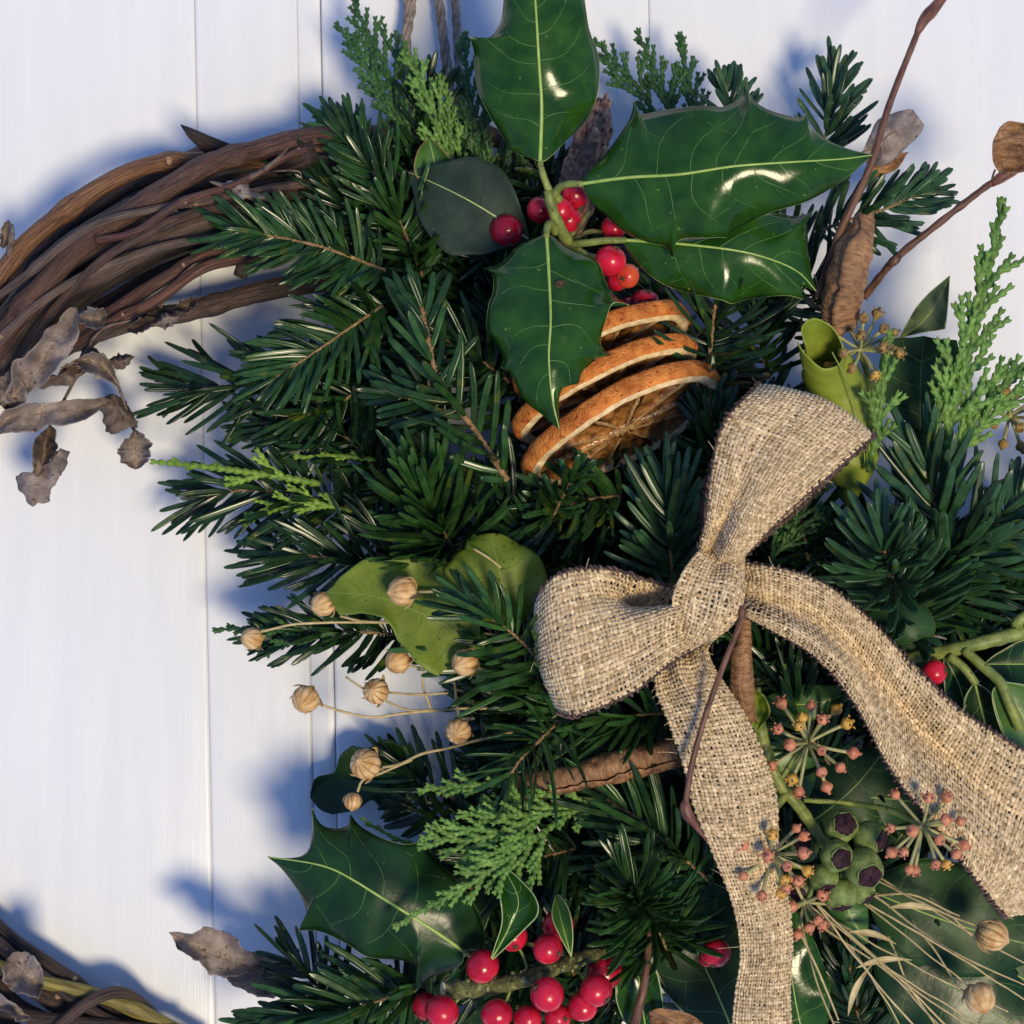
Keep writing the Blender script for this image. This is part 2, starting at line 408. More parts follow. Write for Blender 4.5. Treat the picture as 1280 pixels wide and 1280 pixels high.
def leaf(parent, left, right, mid, hb, ht, arch=0, cup=0, wave=0, nwave=3.0, crumple=0, mat='holly', rib='holly_rib', vein='holly_vein',
         margin='holly_margin', nveins=5, ribw=2.6, veinw=1.15, marw=1.5, thick=0.32, seed=0, name='leaf', ns=8, quilt=0.0, part_label=None, tip_lift=0, twist=0, fold=0.0, rag=0.0):
    rnd = random.Random(seed)
    sx, sy = rnd.uniform(0, 50), rnd.uniform(0, 50)
    mp = spline([m[:2] for m in mid], 10)
    L = smooth_edge([tuple(mid[0][:2])] + list(left) + [(*mid[-1][:2], 1)])
    Rr = smooth_edge([tuple(mid[0][:2])] + list(right) + [(*mid[-1][:2], 1)])
    def proj_t(E):
        s = arclen(E); return s / s[-1]
    tl, tr = proj_t(L), proj_t(Rr)
    T = np.unique(np.round(np.concatenate((tl, tr, np.linspace(0, 1, 30))), 4))
    keep = [0]
    corners = set(np.round(np.concatenate((tl, tr)), 4))
    for i in range(1, len(T)):
        if T[i] - T[keep[-1]] > 0.004 or T[i] == 1:
            keep.append(i)
        elif T[i] in corners and not T[keep[-1]] in corners:
            keep[-1] = i
    T = T[keep]
    EL = np.stack([np.interp(T, tl, L[:, k]) for k in (0, 1)], 1)
    ER = np.stack([np.interp(T, tr, Rr[:, k]) for k in (0, 1)], 1)
    MI = at_t(mp, T)
    if rag:
        for i, t in enumerate(T):
            for E, z in ((EL, 1.0), (ER, 7.0)):
                f = rag * math.sin(math.pi * t) ** .5
                E[i] += f * np.array((fnoise(t * 9, z, seed), fnoise(t * 9, z + 3, seed))) + .35 * f * np.array((fnoise(t * 19, z, seed), fnoise(t * 19, z + 3, seed)))
    S = np.linspace(-1, 1, 2 * ns + 1)
    S = np.sign(S) * np.abs(S) ** 0.85
    lenpx = arclen(mp)[-1]
    V = np.zeros((len(T), len(S), 3))
    for i, t in enumerate(T):
        hm = hb + (ht - hb) * t + arch * math.sin(math.pi * t) + tip_lift * max(0, t - 0.75) ** 2 * 16
        for j, s in enumerate(S):
            E = EL[i] if s < 0 else ER[i]
            q = MI[i] + (E - MI[i]) * abs(s)
            w = np.linalg.norm(E - MI[i])
            h = hm + cup * s * s * min(1, w / (0.2 * lenpx)) + twist * s * (t - 0.3) * 2 - fold * abs(s) * math.sin(math.pi * min(1, t * 1.05 + .02))
            h += wave * s * s * math.sin(nwave * 2 * math.pi * t + (1.3 if s < 0 else 0.2) + seed) * math.sin(math.pi * min(1, t + 0.05))
            if quilt:
                ph = (t - abs(s) * 0.16) * nveins * 1.0
                h += quilt * math.sin(2 * math.pi * ph) * min(1, abs(s) * 3) * (1 - abs(s)) * math.sin(math.pi * t)
            h += 0.5 * fnoise(q[0] / 60 + sx, q[1] / 60 + sy, seed) * min(1, abs(s) * 2 + .2)
            if crumple:
                h += crumple * (1.2 - 2.4 * abs(fnoise(q[0] / 40 + sx, q[1] / 40 + sy, seed)) + 0.7 * fnoise(q[0] / 20 + sx, q[1] / 20 + sy, seed + 3) - 0.5 * abs(fnoise(q[0] / 11 + sx, q[1] / 11 + sy, seed + 6)))
                q = q + 0.35 * crumple / 0.22 * np.array((fnoise(q[0] / 30, q[1] / 30, seed + 9), fnoise(q[0] / 30, q[1] / 30, seed + 19)))
            V[i, j] = (q[0], q[1], h)
    nr, nc = len(T), len(S)
    W = PA(V.reshape(-1, 3))
    tc = np.stack((V[:, :, 0].ravel() * 0.22, V[:, :, 1].ravel() * 0.22, np.full(nr * nc, seed * 13.0)), 1)
    mb = MB()
    tint = np.array([0.5 + 0.18 * fnoise(v[0] / 45 + sx, v[1] / 45 + sy, seed + 5) for v in V.reshape(-1, 3)])
    mb.add(W, grid_quads(nr, nc), None, tint, tc)
    o = mb.build(name, M[mat], parent) if parent is not None else mb.build(name, M[mat], None, P(mid[0][0], mid[0][1], hb))
    so = o.modifiers.new('thickness', 'SOLIDIFY'); so.thickness = thick * 1e-3; so.offset = 0
    if part_label:
        o['label'] = part_label
    G = W.reshape(nr, nc, 3)
    # which way is the camera side
    off = np.array((0, -1e-3, 0))
    c0 = ns
    if rib:
        p = G[:, c0] + off * thick * 0.5
        p = resample(p, PX(hb) * 6)
        r = np.linspace(ribw, ribw * 0.3, len(p)) * PX(hb) * 0.5
        rb = MB(); tube(rb, p, r, 6, cap=True)
        rb.build('midrib', M[rib], o)
    if vein and nveins:
        vb = MB()
        Tn = T
        def surf(t, s):
            i = np.interp(t, Tn, np.arange(nr)); j = np.interp(s, S, np.arange(nc))
            i0, j0 = int(min(i, nr - 2)), int(min(j, nc - 2)); a, b = i - i0, j - j0
            return (G[i0, j0] * (1 - a) * (1 - b) + G[i0 + 1, j0] * a * (1 - b) + G[i0, j0 + 1] * (1 - a) * b + G[i0 + 1, j0 + 1] * a * b)
        for sg in (-1, 1):
            for k in range(nveins):
                t0 = 0.10 + 0.74 * (k + rnd.uniform(0.1, 0.5) + (0.3 if sg > 0 else 0)) / nveins
                dt = rnd.uniform(0.10, 0.17)
                pts = [surf(min(0.985, t0 + dt * u ** 1.3 + 0.015 * math.sin(5 * u + k)), sg * u * 0.86) for u in np.linspace(0, 1, 12)]
                pts = np.array(pts) + off * (thick * 0.5 + 0.01)
                tube(vb, pts, np.linspace(veinw, veinw * 0.45, 12) * PX(hb) * 0.5, 4, cap=False)
                # a fork towards the margin
                if rnd.random() < 0.7:
                    u0 = rnd.uniform(.5, .7)
                    pts = [surf(min(0.985, t0 + dt * u0 ** 1.3 + (u - u0) * rnd.uniform(-.02, .0) - (u - u0) * 0.25 * (1 if k % 2 else -0.6)), sg * u * 0.9) for u in np.linspace(u0, 1, 6)]
                    tube(vb, np.array(pts) + off * (thick * 0.5 + 0.01), veinw * 0.4 * PX(hb) * 0.5, 4, cap=False)
        vb.build('veins', M[vein], o)
    if margin:
        eb = MB()
        ring = np.vstack((G[:, 0], G[::-1, -1]))
        keep = [0]
        for i in range(1, len(ring)):
            if np.linalg.norm(ring[i] - ring[keep[-1]]) > 1e-5:
                keep.append(i)
        tube(eb, ring[keep], marw * PX(hb) * 0.5, 5, cap=False)
        eb.build('margin', M[margin], o)
    return o

def oval(base, tip, wl, wr, bend=0.0, peak=0.45, serr=0, n=9, sharp=1.15, seed=0):
    """left, right, mid of a plain leaf from base to tip, half widths in px; serr adds teeth"""
    rnd = random.Random(seed)
    b, t = np.array(base, float), np.array(tip, float)
    d = t - b; L = np.linalg.norm(d); d /= L
    nrm = np.array((d[1], -d[0]))             # to the left of travel in the picture
    mid = [tuple(b + d * L * u + nrm * bend * math.sin(math.pi * u)) for u in np.linspace(0, 1, 7)]
    def edge(w, sg):
        out = []
        m = n if not serr else serr
        for k in range(1, m):
            u = k / m
            pk = u ** (math.log(0.5) / math.log(peak))
            prof = math.sin(math.pi * pk) ** sharp * 0.5 + math.sin(math.pi * pk) * 0.5
            c = b + d * L * u + nrm * bend * math.sin(math.pi * u)
            if serr:
                q = c + nrm * sg * (w * prof + rnd.uniform(1, 4.0))
                out.append((*(q + d * 2), 1))
                u2 = (k + 0.22) / m
                pk2 = u2 ** (math.log(0.5) / math.log(peak))
                pr2 = math.sin(math.pi * pk2) ** sharp * 0.5 + math.sin(math.pi * pk2) * 0.5
                q = b + d * L * u2 + nrm * (bend * math.sin(math.pi * u2) + sg * (w * pr2 - 1.0))
                out.append((q[0], q[1]))
            else:
                q = c + nrm * sg * w * prof * rnd.uniform(0.96, 1.04)
                out.append((q[0], q[1]))
        return out
    return edge(wl, 1), edge(wr, -1), mid

def stem_part(parent, pts, r0, r1, mat, name='stem', sides=8, step=4, wob=0.0, seed=0, lumps=0.0):
    p = resample(spline(PA(pts), 10), PX(40) * step)
    rnd = random.Random(seed)
    if wob:
        for i in range(len(p)):
            p[i] += wob * PX(40) * np.array((fnoise(i * .12, seed, 1), fnoise(i * .12, seed, 5), fnoise(i * .12, seed, 9)))
    r = np.linspace(r0, r1, len(p)) * PX(40)
    if lumps:
        r = r * np.array([1 + lumps * fnoise(i * 0.35, seed * 1.7, 3) for i in range(len(p))])
    mb = MB(); tube(mb, p, r, sides, tint=0.5 + rnd.uniform(-.15, .15))
    return mb.build(name, M[mat], parent)

# ------------------------------------------------------------------ fir sprigs
NT = np.array([0, .12, .35, .65, .88, .97, 1.0])
NWD = np.array([.40, .80, .98, 1, .90, .58, .14])
NCS = np.array([(-1, -.08), (-.78, .30), (-.36, .42), (0, .20), (.36, .42), (.78, .30), (1, -.08), (0, -.40)])
NQ = grid_quads(len(NT), len(NCS), True)

def needle_verts(p, d, n, L, w, bend):
    d = unit(d)
    n = unit(n - d * np.dot(n, d))
    c = p + np.outer(NT * L, d) + np.outer(NT ** 2 * L, bend)
    T = np.gradient(c, axis=0)
    T /= np.linalg.norm(T, axis=1)[:, None]
    S = np.cross(T, n); S /= np.linalg.norm(S, axis=1)[:, None]
    U = np.cross(S, T)
    hw = NWD * w * 0.5
    return (c[:, None, :] + hw[:, None, None] * (S[:, None, :] * NCS[None, :, 0, None] + U[:, None, :] * NCS[None, :, 1, None])).reshape(-1, 3)

def fir_needles(path, nl, nw, gap, rnd, radial=False, per=2, a0=72, a1=32, curl=0.27, sides=(1, -1), up=0.22, spreadphi=22, sag=0.0, taper=0.3, tipfan=True):
    """list of (verts, tint) for one sprig; path world polyline base to tip; nl, nw in metres"""
    p = resample(path, gap)
    T, N, B = frames(p)
    cam = np.array((0, -1.0, 0))
    out = []
    n = len(p)
    for i in range(n):
        t = i / max(1, n - 1)
        Ti = T[i]
        Nn = cam - Ti * np.dot(cam, Ti)
        if radial or np.linalg.norm(Nn) < 0.25:
            Nn = N[i]
        Nn = unit(Nn); Bn = np.cross(Ti, Nn)
        for k in range(per):
            if rnd.random() < 0.05:
                continue
            if radial:
                phi = rnd.uniform(0, 2 * math.pi)
            elif rnd.random() < up:
                phi = math.radians(rnd.gauss(0, 32))
            else:
                phi = sides[(i + k) % len(sides)] * math.radians(rnd.gauss(74, spreadphi))
            a = math.radians(a0 + (a1 - a0) * t ** 1.6 + rnd.gauss(0, 8))
            r = math.cos(phi) * Nn + math.sin(phi) * Bn
            d = math.cos(a) * Ti + math.sin(a) * r
            L = nl * rnd.uniform(0.78, 1.12) * (1 - taper * t ** 3) * min(1, 0.6 + t * 4)
            bend = Ti * curl * rnd.uniform(0.2, 1.6) + np.array((0, 0, -sag)) + np.array([rnd.gauss(0, .10) for _ in range(3)])
            if radial:
                nn = Ti + 0.25 * cam
            else:
                nn = 0.8 * Nn + 0.35 * Ti + 0.25 * r
            nn = nn + np.array([rnd.gauss(0, .16) for _ in range(3)])
            out.append((needle_verts(p[i] + r * 0.0003, d, nn, L, nw * rnd.uniform(.85, 1.12), bend), min(1, max(0, rnd.gauss(0.5, 0.2)))))
    if tipfan:
        for k in range(6):
            phi = rnd.uniform(0, 2 * math.pi)
            a = math.radians(rnd.uniform(8, 38))
            r = math.cos(phi) * N[-1] + math.sin(phi) * B[-1]
            d = math.cos(a) * T[-1] + math.sin(a) * r
            out.append((needle_verts(p[-1], d, 0.8 * cam + 0.4 * r, nl * rnd.uniform(.5, .85), nw * .95, r * 0.1), rnd.uniform(.35, .8)))
    return out

def fir(label, pts, nl=70, nw=8, gap=4.5, seed=0, mat='needle', stem='fir_stem', stemw=2.3, each=False, bud=True, group='fir sprigs tucked into the wreath', **kw):
    rnd = random.Random(seed * 7 + 3)
    nw, gap = nw * 0.88, gap * 0.95
    hm = sum(p[2] for p in pts) / len(pts)
    k = PX(hm)
    path = spline(PA(pts), 10)
    root = thing('fir_sprig', label, 'fir sprig', path[0], group)
    mb = MB()
    sp = resample(path, k * 4)
    tube(mb, sp, np.linspace(stemw, stemw * 0.65, len(sp)) * k * np.array([rnd.uniform(.85, 1.2) for _ in sp]), 7)
    for q in sp[1:-1]:                                     # leaf scars
        if rnd.random() < 0.7:
            v = unit(np.array([rnd.gauss(0, 1), -abs(rnd.gauss(0, 1)), rnd.gauss(0, 1)]))
            ball(mb, q + v * k * stemw * 0.9, k * stemw * 0.42, v, 5, 4, tint=rnd.uniform(.4, .9))
    mb.build('stem', M[stem], root)
    nd = fir_needles(path, nl * k, nw * k, gap * k, rnd, **kw)
    if each:
        for v, t in nd:
            MB().add(v, NQ, None, t).build('needle', M[mat], root)
    else:
        mb = MB()
        for v, t in nd:
            mb.add(v, NQ, None, t)
        o = mb.build('needles', M[mat], root)
        o['kind'] = 'stuff'
    if bud:
        mb = MB()
        ax = unit(path[-1] - path[-3])
        ball(mb, path[-1] + ax * k * 2, k * 4.2, ax, 8, 6, prof=lambda t: (math.sin(math.pi * t) * .75 * (1 - .3 * t), -math.cos(math.pi * t) * 1.3), tint=0.5)
        mb.build('bud', M['bud'], root)
    return root

# ------------------------------------------------------------------ cypress sprays
def scale_twig(mb, p, r, sl, rnd, tint):
    """chain of overlapping scale leaves along polyline p (world), half width r, scale length sl"""
    L = arclen(p)[-1]
    n = max(2, int(round(L / sl)))
    tt, rr = [], []
    for k in range(n):
        for u, f in ((0.0, .70), (.35, .90), (.72, 1.04), (.95, .92)):
            t = (k + u) / n
            tt.append(t); rr.append(f * (1 - 0.45 * t ** 2.2))
    tt.append(1.0); rr.append(0.16)
    q = at_t(p, np.array(tt))
    ti = np.clip(np.array([tint + (0.14 if (i % 4) in (2, 3) else -0.12) for i in range(len(q))]) + 0.12 * np.array(tt), 0, 1)
    tube(mb, q, np.array(rr) * r, 6, tint=ti, squash=0.6, cap=True)
    # lateral scale tips
    T, N, B = frames(q)
    for k in range(n):
        i = min(len(q) - 1, k * 4 + 2)
        for sg in (-1, 1):
            a = q[i] + B[i] * sg * r * 0.65 * rr[i]
            b = a + T[i] * sl * 0.45 + B[i] * sg * r * 0.22
            tube(mb, np.array((a - T[i] * sl * .25, a, (a + b) / 2, b)), np.array((.25, .46, .40, .10)) * r, 4, tint=min(1, tint + 0.2), squash=0.7, cap=False)

def cypress(label, pts, maxlen=60, step=13, ang=36, w=3.6, seed=0, mat='cypress', t0=0.08, sub=True, both=False, group='cypress sprays tucked into the wreath', cat='cypress spray', sl=7.0, prof=None):
    rnd = random.Random(seed * 5 + 1)
    w, step, maxlen, sl, ang = w * .86, step * 1.1, maxlen * 1.25, sl * 1.15, ang * .85
    hm = sum(p[2] for p in pts) / len(pts)
    k = PX(hm)
    path = spline(PA(pts), 10)
    root = thing('cypress_spray', label, cat, path[0], group)
    mb = MB()
    scale_twig(mb, path, w * 1.12 * k, sl * 1.2 * k, rnd, 0.42)
    mb.build('stem', M[mat], root)
    p = resample(path, step * k)
    T, N, B = frames(p)
    n = len(p)
    cam = np.array((0, -1.0, 0))
    for i in range(1, n - 1):
        t = i / (n - 1)
        if t < t0:
            continue
        Nn = unit(cam - T[i] * np.dot(cam, T[i])); Bn = np.cross(T[i], Nn)
        for sg in ((1, -1) if both else ((1,) if i % 2 else (-1,))):
            f = (1 - t) ** 0.75 * min(1, 0.45 + t * 2.2) if prof is None else prof(t)
            L = maxlen * k * f * rnd.uniform(.75, 1.12)
            if L < 8 * k:
                L = 8 * k
            a = math.radians(ang + rnd.gauss(0, 5))
            d = math.cos(a) * T[i] + math.sin(a) * sg * Bn + Nn * rnd.gauss(0, .08)
            bend = T[i] * rnd.uniform(.05, .28) + Nn * rnd.gauss(-.02, .08)
            u = np.linspace(0, 1, 7)[:, None]
            q = p[i] + (step * k * 0.5 * rnd.random()) * T[i] + u * L * d + u ** 2 * L * bend
            mb = MB()
            ti = min(.9, max(.15, rnd.gauss(0.5, .1)))
            scale_twig(mb, q, w * k, sl * k, rnd, ti)
            if sub and L > 26 * k:
                m = int(L / (4.0 * w * k))
                for j in range(1, m):
                    tq = j / m
                    if tq > 0.88:
                        continue
                    b0 = at_t(q, np.array([tq]))[0]
                    tg = unit(at_t(q, np.array([min(1, tq + .05)]))[0] - b0)
                    s2 = 1 if j % 2 else -1
                    for s3 in ((s2,) if rnd.random() < .8 else (1, -1)):
                        bb = np.cross(tg, Nn)
                        L2 = (3.2 * w + 6.5 * w * (1 - tq) * min(1, L / (60 * k))) * k * rnd.uniform(.7, 1.15)
                        d2 = math.cos(.5) * tg + math.sin(.5) * s3 * bb + Nn * rnd.gauss(0, .1)
                        uu = np.linspace(0, 1, 4)[:, None]
                        scale_twig(mb, b0 + uu * L2 * d2 + uu ** 2 * L2 * tg * .2, w * .92 * k, sl * k, rnd, min(.95, ti + .08))
            mb.build('branchlet', M[mat], root)
    return root

# ------------------------------------------------------------------ vines
def vine(parent, pts, r, mat='bark', seed=0, name='stem', wob=4, nodes=True, step=5, taper=1.0, part_label=None):
    p = resample(spline(PA(pts), 12), PX(25) * step)
    rnd = random.Random(seed)
    n = len(p)
    for i in range(n):
        p[i] += wob * PX(25) * np.array((fnoise(i * .05, seed * 3.1, 1), .7 * fnoise(i * .05, seed * 3.1, 5), fnoise(i * .05, seed * 3.1, 9)))
    rr = r * PX(25) * np.linspace(1, taper, n) * np.array([1 + .13 * fnoise(i * .11, seed * 2.3, 2) + .05 * fnoise(i * .6, seed, 4) for i in range(n)])
    nd = []
    i = rnd.randint(8, 30)
    while nodes and i < n - 8:
        nd.append(i)
        for k in range(-6, 7):
            rr[i + k] *= 1 + 0.22 * math.exp(-(k / 2.6) ** 2)
        i += rnd.randint(26, 46)
    mb = MB()
    sides = 12
    tube(mb, p, rr, sides, tint=0.5 + rnd.uniform(-.25, .2))
    # ridged bark
    v = mb.v[-1]
    body = v[:n * sides].reshape(n, sides, 3)
    for j in range(sides):
        for i2 in range(n):
            g = 1 + .07 * fnoise(j * 1.7, i2 * .045, seed + 7) + .03 * fnoise(j * 3.1, i2 * .2, seed + 2)
            body[i2, j] = p[i2] + (body[i2, j] - p[i2]) * g
    o = mb.build(name, M[mat], parent)
    if part_label:
        o['label'] = part_label
    for i in nd:
        if rnd.random() < 0.6:
            ax = unit(np.array((rnd.gauss(0, .6), -1, rnd.gauss(0, .6))))
            nb = MB()
            ball(nb, p[i] + ax * rr[i] * .85, rr[i] * rnd.uniform(.32, .5), ax, 9, 6, prof=lambda t: (math.sin(math.pi * min(1, t * .5 + .5 * t ** 3)), -.7 + 1.2 * t), tint=rnd.uniform(.2, .7))
            nb.build('bud_scar', M['node'], o)
    return o

# ------------------------------------------------------------------ berries and capsules
def berry(parent, x, y, h, r, mat='berry', seed=0, tint=None, cal=None):
    rnd = random.Random(seed * 13 + int(x) * 7 + int(y))
    c = P(x, y, h); rw = r * PX(h)
    ax = unit(np.array((rnd.gauss(0, .7), -rnd.random() * .9 - .05, rnd.gauss(-.2, .7)))) if cal is None else unit(np.array(cal, float))
    mb = MB()
    sx = rnd.uniform(0, 20)
    tb = rnd.uniform(.42, .62) if tint is None else tint
    ball(mb, c, rw, ax, 26, 18, prof=lambda t: (math.sin(math.pi * t) * 1.0, -math.cos(math.pi * t) * (.97 if t < .86 else .97 - .06 * (t - .86) / .14)),
         rib=lambda th, t: 1 + np.array([.05 * fnoise(math.cos(q) * .9 + sx, math.sin(q) * .9, t * 2) for q in th]),
         tint=lambda th, t: np.array([tb - .25 * (t > .93) + .16 * fnoise(math.cos(a) + sx, math.sin(a), t * 3) for a in th]))
    b = mb.build('berry', M[mat], parent)
    cb = MB()
    a1 = unit(np.cross(ax, (.2, .5, .8))); a2 = np.cross(ax, a1)
    top = c + ax * rw * .93
    ball(cb, top, rw * .13, ax, 7, 5, tint=.4)
    for k in range(4):
        th = k * math.pi / 2 + rnd.random() * .4
        d = math.cos(th) * a1 + math.sin(th) * a2
        tube(cb, np.array((top - ax * rw * .02, top + d * rw * .14 + ax * rw * .03, top + d * rw * .30 - ax * rw * .01)), np.array((.09, .085, .02)) * rw, 5, tint=.6)
    cb.build('calyx', M['calyx'], b)
    return b

def capsule(parent, x, y, h, r, axis, seed=0, name='seed_capsule', torn=False):
    """dry ribbed flax capsule, axis = direction of its pointed tip (x right, y towards camera, z up)"""
    rnd = random.Random(seed)
    c = P(x, y, h); rw = r * PX(h)
    ax = unit(np.array((axis[0], -axis[1], axis[2]), float))
    mb = MB()
    nl = 10
    ph = rnd.random() * 6
    def prof(t):
        s = math.sin(math.pi * t)
        z = -math.cos(math.pi * t) * .96
        rr = s ** .92
        if t > .86:
            u = (t - .86) / .14
            z += .20 * u ** 2
        return rr, z
    ball(mb, c, rw, ax, 60, 20, prof=prof,
         rib=lambda th, t: 1 - .055 * (1 - np.abs(np.sin(nl / 2 * (th + ph)))) ** 3 * 1.6 - .012 * np.cos(3 * th + ph),
         tint=lambda th, t: np.clip(.62 - .55 * (1 - np.abs(np.sin(nl / 2 * (th + ph)))) ** 5 - .15 * t, 0, 1))
    o = mb.build(name, M['flax'], parent)
    sb = MB()
    a1 = unit(np.cross(ax, (.2, .9, .3))); a2 = np.cross(ax, a1)
    for k in range(5):
        th = k / 5 * 2 * math.pi + rnd.random() * .5
        d = math.cos(th) * a1 + math.sin(th) * a2
        pts = np.array([c - ax * rw * 1.0, c - ax * rw * .85 + d * rw * .55, c - ax * rw * .35 + d * rw * (1.0 + rnd.uniform(0, .18)), c + ax * rw * rnd.uniform(.0, .35) + d * rw * (1.10 + rnd.uniform(0, .3))])
        tube(sb, spline(pts, 4), np.interp(np.linspace(0, 1, 13), [0, .4, .8, 1], [.10, .17, .10, .01]) * rw, 5, squash=.35, ref=d)
    sb.build('sepals', M['flax_sepal'], o)
    return o

def straw(parent, pts, r0=1.6, r1=1.2, mat='straw', name='stalk', seed=0):
    return stem_part(parent, pts, r0, r1, mat, name, sides=6, step=5, wob=1.5, seed=seed)

def umbel(label, x, y, h, n, L, seed, stalk=None, buds=('umbel_bud',) * 4 + ('umbel_bud_yellow',), r=8.0, tilt=(0, 0), nm='ivy_umbel', group='ivy flower umbels', stalkmat='umbel_stalk'):
    rnd = random.Random(seed)
    c = P(x, y, h); k = PX(h)
    root = thing(nm, label, 'ivy umbel', c, group)
    if stalk:
        stem_part(root, stalk, 4.0, 3.0, 'green_stem', 'stalk', seed=seed)
    hub = MB(); ball(hub, c, 6 * k, (0, -1, 0), 10, 8); hub.build('hub', M[stalkmat], root)
    ga = math.pi * (3 - 5 ** .5)
    for i in range(n):
        u = (i + .5) / n
        el = (1 - u) * 1.15 - 0.12                # elevation towards the camera
        el = math.asin(max(-.25, 1 - 1.22 * u)) + rnd.gauss(0, .1)
        th = i * ga + rnd.gauss(0, .12)
        d = np.array((math.cos(th) * math.cos(el), -math.sin(el), math.sin(th) * math.cos(el)))
        d = unit(d + np.array((tilt[0], 0, -tilt[1])))
        Lw = L * k * rnd.uniform(.82, 1.12)
        bend = np.array([rnd.gauss(0, .06) for _ in range(3)])
        uu = np.linspace(0, 1, 6)[:, None]
        p = c + uu * Lw * d + uu ** 2 * Lw * bend
        mb = MB()
        tube(mb, p, np.linspace(2.1, 2.5, 6) * k, 6, tint=rnd.uniform(.3, .8))
        pe = mb.build('pedicel', M[stalkmat], root)
        ax = unit(p[-1] - p[-2])
        rb = r * k * rnd.uniform(.85, 1.15)
        bb = MB()
        ball(bb, p[-1] + ax * rb * .6, rb, ax, 10, 9, prof=lambda t: ((.30, -1.1) if t == 0 else (math.sin(math.pi * (t * .86 + .1)) * (.78 + .28 * t), -1.05 + 1.75 * t)),
             rib=lambda a, t: 1 + .05 * np.cos(5 * a), tint=rnd.uniform(.35, .7))
        ball(bb, p[-1] + ax * rb * 1.35, rb * .30, ax, 6, 5, tint=.15)
        a1 = unit(np.cross(ax, (.2, .5, .8))); a2 = np.cross(ax, a1)
        if rnd.random() < .55:
            for q in range(5):
                t5 = q / 5 * 2 * math.pi
                dd = math.cos(t5) * a1 + math.sin(t5) * a2
                e = p[-1] + ax * rb * 1.0 + dd * rb * .75
                tube(bb, np.array((e, e + dd * rb * .45 + ax * rb * .1)), np.array((.2, .04)) * rb, 4, tint=.6)
        bb.build('flower_bud', M[rnd.choice(buds)], pe)
    return root

def rolled(parent, pts, radii, turns=1.35, mat='dry_leaf_brown', seed=0, name='leaf', start=0.0, rag=0.12, torn=20, rough=1.0, slant=0.0):
    """a dead leaf rolled into a loose tube"""
    p = resample(spline(PA(pts), 10), PX(40) * 4)
    n = len(p)
    r = np.interp(np.linspace(0, 1, n), np.linspace(0, 1, len(radii)), radii) * PX(40)
    T, N, B = frames(p)
    m = 44
    V = np.zeros((n, m, 3)); tc = np.zeros((n, m, 3)); ti = np.zeros((n, m))
    Ls = arclen(p) * 1000
    for i in range(n):
        tn = turns * (1 + rag * fnoise(i * .15, seed, 3)) 
        for j in range(m):
            u = j / (m - 1)
            a = start + .35 * fnoise(i * .12, seed, 11) + .15 * fnoise(i * .5, seed, 12) + u * tn * 2 * math.pi
            rr = r[i] * (1 - .30 * u + rough * (.13 * fnoise(math.cos(a) * 1.2, math.sin(a) * 1.2, i * .07 + seed) + .10 * fnoise(u * 9, i * .22, seed) - .12 * abs(fnoise(u * 5, i * .13, seed + 4))))
            V[i, j] = p[i] + rr * (math.cos(a) * N[i] + math.sin(a) * B[i]) - T[i] * slant * PX(40) * (math.cos(a - .5) + .1) * (i / (n - 1)) ** 3
            tc[i, j] = (u * tn * 6.28 * r[i] * 1000, Ls[i], seed)
            ti[i, j] = .5 + .25 * fnoise(u * 5, i * .1, seed + 2)
    # torn ends
    for j in range(m):
        e = torn * PX(40) * (fnoise(j * .3, seed, 8) + .5 * fnoise(j * .9, seed, 9))
        V[0, j] += T[0] * e; V[-1, j] += T[-1] * e
    mb = MB(); mb.add(V.reshape(-1, 3), grid_quads(n, m), None, ti.ravel(), tc.reshape(-1, 3))
    o = mb.build(name, M[mat], parent) if parent is not None else mb.build(name, M[mat], None, p[0])
    so = o.modifiers.new('thickness', 'SOLIDIFY'); so.thickness = 0.0003; so.offset = 0
    return o

